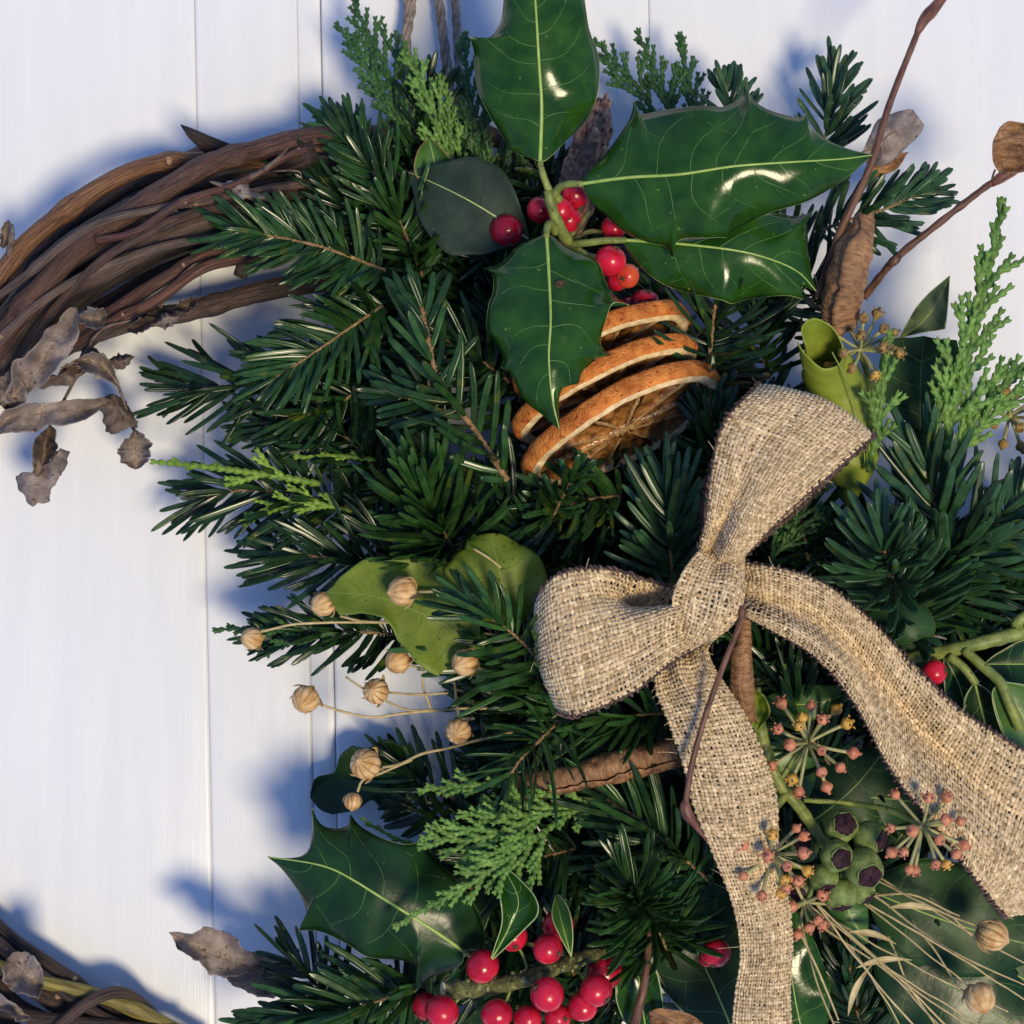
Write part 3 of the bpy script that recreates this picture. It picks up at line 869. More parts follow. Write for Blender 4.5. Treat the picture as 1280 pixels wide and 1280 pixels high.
# ------------------------------------------------------------------ burlap
def woven(parent, name, stations, N, seed, sp=5.1, disp=None, part_label=None, edge=(True, True), fuzz=45):
    rnd = random.Random(seed)
    npr = np.random.RandomState(seed)
    st = np.array([s[:6] for s in stations], float)
    bul = np.array([s[6] for s in stations], float)
    Ls, Rs = spline(PA(st[:, :3]), 24), spline(PA(st[:, 3:6]), 24)
    bl = spline(bul[:, None], 24)[:, 0] * 1e-3
    C = (Ls + Rs) / 2
    s = arclen(C); U = s / s[-1]
    k = PX(70)
    nu = int(s[-1] / (sp * k))
    tg = np.gradient(C, axis=0); ac = Rs - Ls
    nm = np.cross(tg, ac); nm /= np.linalg.norm(nm, axis=1)[:, None]
    if nm[2, 1] > 0:
        nm = -nm
    # smooth the row normals a little
    for _ in range(6):
        nm[1:-1] = (nm[:-2] + nm[1:-1] * 2 + nm[2:]) / 4
    nm /= np.linalg.norm(nm, axis=1)[:, None]
    # slow wrinkles, as a table
    WU, WV = 60, 16
    wt = np.array([[fnoise(a * s[-1] / k / 62, b * 2.2, seed) + .5 * fnoise(a * s[-1] / k / 22, b * 4.5, seed + 4) for b in np.linspace(0, 1, WV)] for a in np.linspace(0, 1, WU)])
    def look(u, v):
        x = np.clip(u, 0, 1) * (WU - 1); y = np.clip(v, 0, 1) * (WV - 1)
        i = np.minimum(x.astype(int), WU - 2); j = np.minimum(y.astype(int), WV - 2)
        a, b = x - i, y - j
        return wt[i, j] * (1 - a) * (1 - b) + wt[i + 1, j] * a * (1 - b) + wt[i, j + 1] * (1 - a) * b + wt[i + 1, j + 1] * a * b
    def surf(u, v):
        f = lambda A: np.stack([np.interp(u, U, A[:, c]) for c in range(3)], -1)
        L, Rr, n = f(Ls), f(Rs), f(nm)
        b = np.interp(u, U, bl)
        d = b * (1 - (2 * v - 1) ** 2) + look(u, v) * 0.0009
        if disp is not None:
            d = d + disp(u, v) * 1e-3
        return L + (Rr - L) * v[..., None] + n * d[..., None]
    def full(u, v):
        e = 2e-3
        c = surf(u, v)
        du = surf(np.clip(u + e, 0, 1), v) - surf(np.clip(u - e, 0, 1), v)
        dv = surf(u, np.clip(v + e, 0, 1)) - surf(u, np.clip(v - e, 0, 1))
        du /= np.linalg.norm(du, axis=-1)[..., None] + 1e-12
        dv /= np.linalg.norm(dv, axis=-1)[..., None] + 1e-12
        n = np.cross(du, dv)
        n /= np.linalg.norm(n, axis=-1)[..., None] + 1e-12
        ref = np.stack([np.interp(u, U, nm[:, c]) for c in range(3)], -1)
        n *= np.sign((n * ref).sum(-1))[..., None]
        return c, du, dv, n
    A = 0.24 * sp * k
    mb = MB()
    CS = np.array(((1, 0), (.55, .8), (-.55, .8), (-1, 0), (0, -.8)))
    def thread(c, side, n, w, th, tint):
        v = c[:, None, :] + side[:, None, :] * (CS[None, :, 0, None] * w[:, None, None]) + n[:, None, :] * (CS[None, :, 1, None] * th)
        mb.add(v.reshape(-1, 3), grid_quads(len(c), len(CS), True), None, np.repeat(tint, len(CS)))
    wid = np.linalg.norm(ac, axis=1)
    PS = 3
    for j in range(N):
        u = np.linspace(0, 1, nu * PS + 1)
        jit = np.interp(u, np.linspace(0, 1, nu // 3 + 2), npr.normal(0, .16, nu // 3 + 2)) / N
        v = np.clip((j + .5) / N + jit, 0.004, .996)
        c, du, dv, n = full(u, v)
        z = A * np.cos(math.pi * (u * nu - .5 + j))
        w = np.interp(u, U, wid) / N * .455
        slub = np.interp(u, np.linspace(0, 1, nu // 4 + 2), npr.normal(1, .17, nu // 4 + 2))
        ti = np.clip(npr.normal(.5, .13) + np.interp(u, np.linspace(0, 1, nu // 2 + 2), npr.normal(0, .13, nu // 2 + 2)), 0, 1)
        thread(c + n * z[:, None], dv, n, w * slub, .24 * sp * k, ti)
    for i in range(nu):
        u0 = (i + .5) / nu
        m = N * PS
        v = np.linspace(-.008, 1.008, m + 1)
        u = u0 + np.interp(v, np.linspace(0, 1, N // 3 + 2), npr.normal(0, .15, N // 3 + 2)) / nu
        vv = np.clip(v, 0, 1)
        c, du, dv, n = full(np.clip(u, 0, 1), vv)
        z = -A * np.cos(math.pi * (v * N - .5 + i))
        slub = np.interp(v, np.linspace(0, 1, N // 4 + 2), npr.normal(1, .19, N // 4 + 2))
        ti = np.clip(npr.normal(.5, .13) + np.interp(v, np.linspace(0, 1, N // 2 + 2), npr.normal(0, .13, N // 2 + 2)), 0, 1)
        thread(c + n * z[:, None], du, n, np.full(m + 1, .43 * sp * k) * slub, .24 * sp * k, ti)
    # stray fibres
    for _ in range(fuzz):
        u, v = np.array([rnd.random()]), np.array([rnd.choice((rnd.random(), rnd.choice((0.01, .99))))])
        c, du, dv, n = full(u, v)
        Lf = rnd.uniform(5, 15) * k
        d = unit(du[0] * rnd.gauss(0, 1) + dv[0] * rnd.gauss(0, 1) + n[0] * .5)
        tt = np.linspace(0, 1, 5)[:, None]
        p = c[0] + n[0] * A * 1.2 + d * Lf * tt + (n[0] * rnd.gauss(.1, .4) + dv[0] * rnd.gauss(0, .4)) * Lf * tt ** 2
        tube(mb, p, .38 * k, 3, tint=rnd.uniform(.5, 1), cap=False)
    o = mb.build(name, M['burlap'], parent)
    if part_label:
        o['label'] = part_label
    eb = MB()
    for e, vv in zip(edge, (0.0, 1.0)):
        if not e:
            continue
        u = np.linspace(0, 1, nu * 6)
        c, du, dv, n = full(u, np.full_like(u, vv))
        ph = u * nu * 2 * math.pi * .55 + 1.6 * np.interp(u, np.linspace(0, 1, nu // 2), npr.normal(0, 1, nu // 2))
        rr = .66 * sp * k * (1 + .40 * np.interp(u, np.linspace(0, 1, nu), npr.normal(0, 1, nu)))
        p = c + dv * (np.cos(ph) * rr)[:, None] + n * (np.sin(ph) * rr)[:, None]
        tube(eb, p, .30 * sp * k, 5, tint=np.clip(np.interp(u, np.linspace(0, 1, nu), npr.normal(.4, .25, nu)), 0, 1))
        p = c + n * (A * -.6)
        tube(eb, p[::3], .55 * sp * k, 5, tint=.2)
    if eb.n:
        eb.build('edge_binding', M['burlap_edge'], o)
    return o

# ------------------------------------------------------------------ dried orange slices
def orange_slice(label, x, y, h, rad, thick, a_dir, face, seed, squeeze=0.62):
    """a_dir: in-plane axis in the picture (right, up); face: share of the slice's axis that points at the camera"""
    rnd = random.Random(seed)
    c = P(x, y, h)
    a = unit(np.array((a_dir[0], 0, a_dir[1])))
    dn = unit(np.array((a_dir[1], 0, -a_dir[0])))          # down the picture, across a
    n = unit(dn * math.sqrt(1 - face ** 2) + np.array((0, -1, 0)) * face)
    b = np.cross(n, a)
    if b[1] > 0:
        b = -b
    b = b * squeeze                                        # the slices dried oval
    root = thing('dried_orange_slice', label, 'orange slice', c, 'dried orange slices stacked together')
    mm = 1e-3
    na = 120
    th = np.arange(na) / na * 2 * math.pi
    wob = np.array([1 + .022 * fnoise(math.cos(t) * 1.5, math.sin(t) * 1.5, seed) for t in th])
    wav = np.array([1.3 * fnoise(math.cos(t) * 1.1 + 3, math.sin(t) * 1.1, seed + 5) + .25 * fnoise(math.cos(t) * 5, math.sin(t) * 5, seed) for t in th])
    def ring(r, z, rough=0.0, sd=0):
        rn = np.array([rough * fnoise(math.cos(t) * 9 + sd, math.sin(t) * 9, seed + sd) for t in th])
        rr = (r + rn) * wob
        zz = z + wav * (r / rad) + rn * .6
        return c + mm * (rr[:, None] * (np.cos(th)[:, None] * a + np.sin(th)[:, None] * b) + zz[:, None] * n)
    T = thick / 2
    def lathe(prof, name, mat, rough, sd):
        mb = MB()
        V = np.vstack([ring(r, z, rough, sd + i * .3) for i, (r, z) in enumerate(prof)])
        ti = np.concatenate([np.array([.5 + .3 * fnoise(math.cos(t) * 4, math.sin(t) * 4, seed + i * .2) for t in th]) for i in range(len(prof))])
        mb.add(V, grid_quads(len(prof), na, True), None, ti)
        return mb.build(name, M[mat], root)
    R_ = rad
    lathe([(R_ - 1.2, T * .90), (R_ - .5, T * .74), (R_ + .05, T * .35), (R_ + .15, -T * .1), (R_ + .05, -T * .55), (R_ - .3, -T * .85), (R_ - .9, -T), (R_ - 1.5, -T * .98)], 'rind', 'rind', .34, 1)
    lathe([(R_ - 1.1, T * .86), (R_ - 1.7, T * 1.03), (R_ - 2.5, T * 1.16), (R_ - 3.3, T * 1.14), (R_ - 4.0, T * .92), (R_ - 4.3, T * .5), (R_ - 4.3, 0), (R_ - 4.2, -T * .5), (R_ - 3.4, -T * .9), (R_ - 1.4, -T * .96)], 'pith', 'pith', .5, 4)
    k = 10
    for i in range(k):
        t0, t1 = i / k * 2 * math.pi + .07 + rnd.uniform(-.03, .03), (i + 1) / k * 2 * math.pi - .07
        nr, nt = 8, 8
        for side in (1,):
            V, ti = [], []
            for sgn in (1, -1):
                for p_ in range(nr):
                    r = 3.0 + (R_ - 4.0 - 3.0) * p_ / (nr - 1)
                    for q in range(nt):
                        t = t0 + (t1 - t0) * q / (nt - 1)
                        edge = min(p_, nr - 1 - p_, q, nt - 1 - q) == 0
                        z = sgn * (T * (.72 if edge else .40) + .75 * fnoise(r * .35 + seed, t * 4.5, sgn * 3 + seed)) 
                        w = 1.3 * fnoise(math.cos(t) * 1.1 + 3, math.sin(t) * 1.1, seed + 5) * r / rad
                        V.append(c + mm * (r * (math.cos(t) * a + math.sin(t) * b) + (z + w) * n))
                        ti.append(.5 + .4 * fnoise(r * .5, t * 5, seed + 8))
            mb = MB()
            g = grid_quads(nr, nt)
            bnd = [j for j in range(nt)] + [i2 * nt + nt - 1 for i2 in range(1, nr)] + [(nr - 1) * nt + j for j in range(nt - 2, -1, -1)] + [i2 * nt for i2 in range(nr - 2, 0, -1)]
            m_ = nr * nt
            sd = [(bnd[q], bnd[(q + 1) % len(bnd)], bnd[(q + 1) % len(bnd)] + m_, bnd[q] + m_) for q in range(len(bnd))]
            mb.add(np.array(V), np.vstack((g, g[:, ::-1] + m_, np.array(sd))), None, np.array(ti))
            mb.build('pulp_segment', M['pulp'], root)
        tm = i / k * 2 * math.pi
        V = []
        for sgn in (1, -1):
            for p_ in range(10):
                r = 2.0 + (R_ - 3.8 - 2.0) * p_ / 9
                for q in (-1, 0, 1):
                    t = tm + q * .42 / r + .04 * fnoise(r * .5, i, seed)
                    z = sgn * (T * (.80 if q == 0 else .5) + .3 * fnoise(r, i * 3.0, sgn))
                    w = 1.3 * fnoise(math.cos(t) * 1.1 + 3, math.sin(t) * 1.1, seed + 5) * r / rad
                    V.append(c + mm * (r * (math.cos(t) * a + math.sin(t) * b) + (z + w) * n))
        mb = MB(); g = grid_quads(10, 3)
        mb.add(np.array(V), np.vstack((g, g[:, ::-1] + 30)))
        mb.build('membrane', M['membrane'], root)
    mb = MB(); ball(mb, c, 3.0 * mm, n, 14, 8, prof=lambda t: (math.sin(math.pi * t), -math.cos(math.pi * t) * thick / 6 * .8)); mb.build('core', M['membrane'], root)
    return root


# ------------------------------------------------------------------ the vine wreath ring
ring = thing('vine_wreath', 'ring of twisted brown vine stems with withered leaves, showing bare on one side', 'wreath', P(440, 230, 5))
LEFT = [(-95, 520, 24), (-150, 760, 22), (-95, 1010, 22)]        # the stretch out of frame that joins the two bare arcs
vine(ring, [(-80, 480, 26), (-40, 400, 30), (0, 346, 32), (34, 303, 33), (84, 262, 34), (134, 228, 33), (185, 207, 31), (240, 202, 26), (330, 200, 20), (430, 210, 16)], 12, 'bark_copper', 1, wob=2)
vine(ring, [(-60, 540, 28), (-20, 460, 32), (7, 413, 35), (50, 363, 38), (101, 309, 40), (168, 262, 40), (218, 230, 40), (269, 203, 38), (336, 184, 34), (403, 170, 30), (520, 170, 22)], 14.5, 'bark_red', 2, wob=2, taper=.9)
vine(ring, [(-20, 500, 24), (20, 420, 28), (64, 372, 30), (144, 336, 34), (201, 300, 35), (269, 272, 32), (350, 245, 26), (430, 238, 22)], 10.5, 'bark_grey', 3, wob=3)
vine(ring, [(40, 470, 20), (90, 420, 25), (134, 394, 28), (201, 352, 31), (269, 312, 30), (340, 285, 26), (440, 262, 22)], 9, 'bark_red', 4, wob=3)
vine(ring, [(0, 500, 18), (50, 450, 20), (110, 418, 22), (185, 396, 22), (240, 386, 20), (336, 362, 16), (450, 345, 14)], 13, 'bark', 5, wob=3)
vine(ring, [(-30, 440, 18), (60, 330, 18), (150, 270, 18), (260, 232, 18), (370, 222, 16), (470, 230, 14)], 14, 'bark', 6, wob=4)
vine(ring, [(-10, 470, 16), (80, 380, 16), (170, 320, 16), (270, 290, 15), (390, 275, 14), (480, 280, 12)], 15, 'bark', 7, wob=4)
vine(ring, [(60, 440, 12), (130, 385, 14), (220, 335, 14), (300, 310, 14), (420, 300, 12)], 12, 'bark', 8, wob=4)
vine(ring, [(300, 345, 20), (330, 262, 26), (370, 262, 27), (430, 245, 26), (500, 240, 22)], 9, 'bark', 9, wob=3)
vine(ring, [(215, 345, 24), (245, 322, 30), (280, 300, 31), (330, 275, 28)], 5, 'bark', 10, wob=2, taper=.6)
vine(ring, [(120, 440, 30), (105, 440, 32), (150, 405, 32), (190, 392, 30)], 4, 'bark', 12, wob=2, nodes=False)
for s, (r, h, dy) in enumerate(((9, 7, 8), (12, 6, 40), (11, 6, 70), (7, 11, 24), (12, 5, 100))):     # joined round the left, out of frame, and up to the lower arc
    vine(ring, [(-55 - dy, 520, h), (-120 - dy, 640, h), (-140 - dy, 780, h), (-115 - dy, 940, h), (-70 - dy * .6, 1080, h), (0, 1150 + dy * 1.2, h + 2), (60, 1195 + dy * 1.2, h + 3), (130, 1245 + dy * 1.1, h + 2), (230, 1300 + dy, h), (360, 1360 + dy, h - 4), (560, 1400, 12)], r, 'bark', 20 + s, wob=4)
vine(ring, [(-60, 1180, 13), (-10, 1205, 14), (50, 1225, 14), (110, 1240, 13), (170, 1262, 12), (260, 1310, 10)], 9, 'bark_olive', 31, wob=2, part_label='peeled yellow-green vine stem')
vine(ring, [(30, 1330, 17), (75, 1282, 18), (112, 1252, 17), (146, 1240, 14), (172, 1250, 10), (198, 1277, 6)], 8, 'bark', 32, wob=1, nodes=False)
vine(ring, [(-30, 1245, 15), (30, 1270, 16), (120, 1282, 15), (230, 1290, 12)], 10, 'bark', 33, wob=3)
vine(ring, [(-30, 1290, 14), (60, 1310, 15), (200, 1330, 13)], 14, 'bark', 34, wob=3)
for s, (o, r, h) in enumerate(((0, 15, 8), (45, 14, 10), (-45, 14, 9), (85, 13, 7), (-85, 13, 8))):           # the half hidden under the greenery
    vine(ring, [(430, 225 + o * .5, 12), (560, 240 + o, h), (740, 330 + o, h), (860 - o, 480, h), (905 - o, 680, h), (885 - o, 880, h), (800 - o, 1080, h), (680, 1250 - o, h), (520, 1370, 10)], r, 'bark', 40 + s, wob=6, nodes=False)
for s, (h, r, dy) in enumerate(((8, 17, 0), (10, 15, 34), (6, 16, 70), (9, 14, -30), (12, 9, 52), (22, 6, 20), (24, 5, 62))):
    vine(ring, [(-60, 500 + dy, h), (0, 405 + dy, h), (70, 325 + dy, h), (160, 262 + dy, h), (270, 225 + dy * .9, h), (380, 215 + dy * .7, h), (480, 225 + dy * .6, h - 2)], r, 'bark', 70 + s, wob=7)
for s, (pts, r, mt) in enumerate((([(-40, 470, 34), (30, 395, 40), (95, 350, 42), (170, 318, 42), (250, 300, 38), (330, 300, 30)], 5.5, 'bark_grey'),
                                   ([(20, 450, 30), (70, 385, 38), (120, 330, 44), (190, 290, 45), (262, 262, 40), (345, 262, 32)], 6, 'bark'),
                                   ([(-30, 390, 36), (30, 345, 42), (110, 285, 46), (190, 262, 44), (290, 245, 38), (380, 228, 30)], 5, 'bark_grey'),
                                   ([(60, 455, 28), (130, 408, 32), (190, 378, 34), (255, 335, 36), (330, 318, 30), (400, 290, 24)], 7, 'bark_red'),
                                   ([(120, 300, 44), (170, 288, 48), (230, 250, 47), (300, 228, 42), (370, 190, 36), (430, 186, 28)], 4.5, 'bark_red'),
                                   ([(-20, 420, 30), (60, 348, 34), (150, 300, 36), (240, 275, 35), (330, 240, 32), (420, 225, 26)], 7, 'bark'))):
    vine(ring, pts, r, mt, 90 + s, wob=3)
# snapped stub
mb = MB()
tube(mb, PA([(285, 196, 24), (255, 178, 29), (238, 166, 31), (226, 156, 32)]), np.array((17, 11, 6.5, .8)) * PX(30), 5, tint=.25, squash=.5)
mb.build('snapped_stub', M['bark'], ring)
mb = MB()
tube(mb, PA([(345, 205, 30), (375, 196, 34), (395, 188, 34)]), np.array((15, 16, 13)) * PX(30), 7, tint=.3, squash=.6)
mb.build('bark_flake', M['bark'], ring)
for i, (pts, w) in enumerate(((((285, 228, 36), (320, 218, 44), (345, 200, 44), (362, 183, 42)), 5), (((215, 272, 38), (190, 292, 40), (160, 300, 38)), 6), (((340, 214, 40), (372, 214, 42), (378, 226, 40)), 2),
                             (((200, 385, 30), (215, 360, 34), (240, 335, 36), (262, 322, 32)), 6), (((10, 325, 34), (14, 300, 38), (16, 280, 38)), 8))):
    mb = MB()
    p = spline(PA(pts), 6)
    tube(mb, p, np.interp(np.linspace(0, 1, len(p)), [0, .3, .7, 1], [.4, 1, .7, .2]) * w * .7 * PX(36) * np.array([1 + .5 * fnoise(i * .9, w, 2) for i in range(len(p))]), 6, tint=.55, squash=.3)
    mb.build('bark_strip', M['dry_leaf_taupe'], ring)

def dry(left, right, mid, hb, ht, seed, mat='dry_leaf', cr=3.0, lab=None, **kw):
    kw = dict(dict(arch=3, cup=(7 if seed % 3 else -6), wave=3.0, nwave=1.7, rag=5.0, thick=.16, nveins=5, rib='dry_vein', vein='dry_vein', margin=None, ribw=2.2, veinw=.9), **kw)
    return leaf(ring, left, right, mid, hb, ht, crumple=cr * 1.15, mat=mat, seed=seed, part_label=lab, **kw)

dry([(80, 390), (45, 430), (15, 460, 1), (8, 500)], [(100, 420), (75, 455), (55, 480)], [(95, 385), (70, 430), (40, 465), (20, 490), (24, 500)], 44, 40, 1, lab='ribbed grey dead leaf', cr=2.2, nveins=8)
dry([(105, 388, 1), (115, 384), (132, 388, 1)], [(100, 402), (118, 412), (130, 408, 1)], [(97, 395), (115, 398), (134, 397)], 46, 44, 2, cr=1.5, nveins=3)
dry([(100, 440, 1), (80, 465)], [(115, 455), (90, 480), (55, 484, 1)], [(112, 430), (95, 458), (70, 472), (38, 478)], 36, 38, 3, mat='dry_leaf_taupe', cr=4, nveins=3)
dry([(118, 440), (140, 450), (148, 470)], [(90, 455), (115, 470), (138, 480)], [(80, 458), (110, 452), (135, 466), (150, 488)], 38, 30, 4, cr=2.5, arch=4, nveins=4)
dry([(0, 545), (40, 538), (90, 528, 1), (112, 522)], [(10, 510), (60, 503), (110, 498)], [(-25, 540), (20, 524), (70, 515), (120, 508), (140, 500)], 36, 30, 5, cr=2.2, lab='long curled grey dead leaf', fold=-2)
dry([(160, 500), (168, 530), (163, 538, 1)], [(122, 505), (130, 530), (140, 545, 1)], [(142, 492), (148, 505), (152, 520), (160, 532)], 30, 24, 6, cr=3, mat='dry_leaf_taupe', nveins=2)
dry([(146, 562, 1), (150, 575, 1), (160, 584, 1)], [(180, 545, 1), (191, 555, 1), (188, 570, 1), (180, 582, 1)], [(168, 537), (170, 555), (169, 575), (169, 587)], 26, 22, 7, cr=1.0, lab='small crisp grey-brown leaf hanging at the end', arch=1)
dry([(40, 555), (42, 575)], [(72, 540), (68, 570)], [(62, 530), (58, 555), (52, 582), (45, 600)], 30, 34, 8, cr=2.0, mat='dry_leaf_taupe', nveins=3)
dry([(60, 578), (40, 590), (18, 598, 1), (30, 612), (36, 630, 1)], [(88, 565, 1), (78, 590), (66, 612), (62, 626, 1)], [(78, 562), (60, 588), (50, 608), (44, 634)], 40, 30, 9, cr=2.6, nveins=3, lab='torn folded grey leaf hanging lowest')
dry([(-10, 480), (5, 510)], [(30, 480), (28, 510)], [(10, 460), (12, 490), (5, 530)], 34, 32, 10, cr=3, nveins=3)
dry([(240, 1168, 1), (255, 1158), (275, 1164), (287, 1168, 1), (300, 1178)], [(225, 1185), (250, 1205), (280, 1222)], [(212, 1166), (245, 1183), (285, 1200), (330, 1212)], 26, 20, 11, cr=1.6, lab='pale pointed dead leaf beside the lower fir tips', nveins=4)
dry([(320, 1190, 1), (345, 1195), (360, 1215, 1)], [(280, 1220), (310, 1240), (350, 1245)], [(285, 1205), (320, 1212), (345, 1222), (375, 1235)], 18, 14, 12, cr=3, mat='dry_leaf_taupe', nveins=2)
dry([(15, 1192, 1), (30, 1190), (50, 1202)], [(2, 1215), (15, 1238), (48, 1248, 1)], [(8, 1200), (25, 1212), (40, 1225), (55, 1232)], 21, 21, 13, cr=1.2, lab='grey cracked leaf flake between the lower stems', nveins=4)
dry([(-10, 1235), (10, 1250)], [(5, 1265), (25, 1278)], [(-20, 1250), (5, 1258), (40, 1275)], 20, 20, 14, cr=2.0, nveins=2)
dry([(300, 228), (318, 240), (338, 246, 1)], [(285, 232), (300, 248), (325, 252)], [(262, 226), (285, 236), (310, 244), (345, 250)], 44, 38, 15, cr=1.8, nveins=0, lab='curled bark scrap on the upper stems')
dry([(185, 270), (215, 262)], [(185, 282), (215, 280)], [(165, 282), (200, 272), (236, 268)], 34, 34, 16, cr=1.2, nveins=0)
dry([(4, 285), (0, 300)], [(18, 284), (14, 300)], [(12, 276), (8, 292), (2, 312)], 30, 30, 17, cr=1.5, nveins=0)
curl_bits = ((150, 452), (90, 462), (232, 380), (206, 400), (175, 405))
for i, (x, y) in enumerate(curl_bits):
    l_, r_, m_ = oval((x - 16, y + 6), (x + 18, y - 6), 9, 10, seed=i)
    dry(l_, r_, m_, 32, 30, 60 + i, cr=2.5, nveins=0, mat='dry_leaf' if i % 2 else 'dry_leaf_taupe')

for i, pts in enumerate((((118, 436, 36), (132, 452, 34), (150, 488, 30), (160, 515, 28), (168, 540, 26)), ((95, 470, 36), (80, 500, 35), (64, 528, 32), (60, 545, 31)), ((60, 560, 32), (72, 566, 36), (78, 564, 40)), ((112, 428, 36), (135, 408, 36), (165, 400, 34)), ((20, 470, 38), (15, 500, 37), (-5, 530, 36)))):
    stem_part(ring, list(pts), 2.4, 1.6, 'dry_leaf_taupe', 'leaf_stalk', wob=2, seed=i)
# ------------------------------------------------------------------ twine loop
tw = thing('twine_loop', 'brown jute twine strands that hang the wreath from above', 'twine', P(545, 160, 14))
def twine(pts, r=6.5):
    p = resample(spline(PA(pts), 10), PX(12) * 2.5)
    T, N, B = frames(p)
    s = arclen(p) / PX(12)
    for k in range(3):
        a = s / 11 + k * 2.094
        q = p + (N * np.cos(a)[:, None] + B * np.sin(a)[:, None]) * r * .5 * PX(12)
        mb = MB(); tube(mb, q, r * .56 * PX(12), 6, tint=.35 + .15 * k); mb.build('strand', M['twine'], tw)
twine([(525, -260, 4), (520, -60, 5), (514, 10, 7), (508, 60, 10), (520, 150, 14), (540, 240, 12)])
twine([(500, -260, 4), (506, -60, 5), (510, 10, 8), (509, 60, 11), (530, 170, 12), (545, 240, 10)], 5.5)
twine([(530, -260, 4), (545, -40, 6), (556, 60, 9), (566, 150, 12), (570, 250, 12)])
twine([(545, -260, 4), (566, -40, 6), (572, 60, 9), (575, 150, 12), (560, 250, 12)], 5.5)

# ------------------------------------------------------------------ deep filling of the wreath
def filling():
    rnd = random.Random(99)
    spine_ = [(520, 250), (640, 330), (740, 430), (800, 560), (830, 700), (830, 860), (790, 1010), (720, 1130), (640, 1240)]
    mb = MB()
    sp = spline(np.array(spine_, float), 10)
    for i in range(150):
        u = rnd.random()
        c = at_t(sp, np.array([u]))[0] + np.array((rnd.gauss(0, 70), rnd.gauss(0, 50)))
        ang = rnd.uniform(0, 2 * math.pi)
        L = rnd.uniform(60, 130)
        e = c + L * np.array((math.cos(ang), math.sin(ang)))
        h = rnd.uniform(10, 30)
        path = spline(PA([(c[0], c[1], h), ((c[0] + e[0]) / 2, (c[1] + e[1]) / 2 + 6, h + 4), (e[0], e[1], h + rnd.uniform(-3, 4))]), 6)
        for v, t in fir_needles(path, 62 * PX(h), 8 * PX(h), 7 * PX(h), rnd, per=2):
            mb.add(v, NQ, None, t)
    sp2 = spline(np.array([(440, 300), (450, 420), (450, 540), (500, 650), (590, 740), (640, 860), (640, 980), (600, 1100), (560, 1220)], float), 10)
    for i in range(80):
        c = at_t(sp2, np.array([rnd.random()]))[0] + np.array((rnd.gauss(15, 28), rnd.gauss(0, 30)))
        ang = rnd.uniform(0, 2 * math.pi)
        e = c + rnd.uniform(40, 75) * np.array((math.cos(ang), math.sin(ang)))
        h = rnd.uniform(6, 24)
        path = spline(PA([(c[0], c[1], h), ((c[0] + e[0]) / 2, (c[1] + e[1]) / 2 + 6, h + 3), (e[0], e[1], h)]), 6)
        for v, t in fir_needles(path, 55 * PX(h), 9 * PX(h), 7 * PX(h), rnd, per=2):
            mb.add(v, NQ, None, t)
    for i in range(110):                                    # right hand side, behind the bow and its tails
        c = np.array((rnd.uniform(900, 1300), rnd.uniform(560, 1300)))
        if (c[1] < 640 and c[0] > 1100) or (c[1] > 1090 and c[0] > 1040):
            continue
        ang = rnd.uniform(0, 2 * math.pi)
        e = c + rnd.uniform(60, 110) * np.array((math.cos(ang), math.sin(ang)))
        h = rnd.uniform(8, 26)
        path = spline(PA([(c[0], c[1], h), ((c[0] + e[0]) / 2, (c[1] + e[1]) / 2 + 6, h + 3), (e[0], e[1], h)]), 6)
        for v, t in fir_needles(path, 62 * PX(h), 8 * PX(h), 7 * PX(h), rnd, per=2):
            mb.add(v, NQ, None, t)
    o = mb.build('fir_filling', M['needle'], None, P(800, 700, 10))
    tag(o, 'dense shadowed fir needles filling the depth of the wreath', 'fir needles', kind='stuff')
filling()

# ------------------------------------------------------------------ fir sprigs
BR, BL = 'needle_bright', 'needle_blue'
fir('comb-like fir sprig with tan stem just under the bare vine arc', [(482, 338, 40), (400, 308, 44), (320, 292, 45), (292, 289, 44)], 60, 8, 4.2, 1, BR, each=True, a0=74, a1=34, up=.06, spreadphi=15)
fir('fir sprig with tan stem slanting below the comb-like one', [(478, 382, 40), (430, 415, 44), (385, 446, 44), (348, 470, 40)], 68, 8, 4.2, 2, BR, each=True, a0=70, a1=34, up=.06, spreadphi=15)
fir('splayed dark fir tip reaching farthest over bare door, above the lime frond', [(405, 470, 28), (320, 480, 28), (262, 484, 24), (235, 486, 22)], 82, 8, 7.5, 3, a0=58, a1=26, up=.15)
fir('dark fir sprig with brown bud behind the lime frond', [(480, 600, 26), (430, 545, 32), (370, 535, 30), (330, 530, 26)], 70, 8, 5, 4)
fir('dark fir sprig with needles drooping below the lime frond', [(460, 640, 26), (380, 620, 28), (310, 612, 26), (262, 622, 22)], 78, 8, 5.5, 5, a0=60, sag=.1)
fir('fir sprig spread low over the door above the olive leaf', [(540, 705, 28), (450, 702, 32), (390, 695, 30), (345, 694, 26)], 78, 9, 6, 6, a0=60)
fir('sparse upright fir twig with broad bright needles beside the holly', [(634, 600, 54), (592, 535, 58), (550, 482, 60), (537, 430, 60), (527, 384, 58)], 78, 12, 15, 7, BR, stemw=4.0, each=True, a0=52, a1=34, up=.3, bud=False, spreadphi=25)
fir('short side twig of stubby needles left of the sparse upright twig', [(560, 520, 52), (525, 504, 54), (495, 492, 52)], 58, 11, 10, 8, each=True, a0=55)
fir('fir tip facing out with long needles arching upward, above the olive leaves', [(575, 700, 38), (560, 675, 46), (542, 645, 54), (532, 615, 58)], 112, 10.5, 4.0, 9, BR, a0=52, a1=22, curl=.22, up=.45)
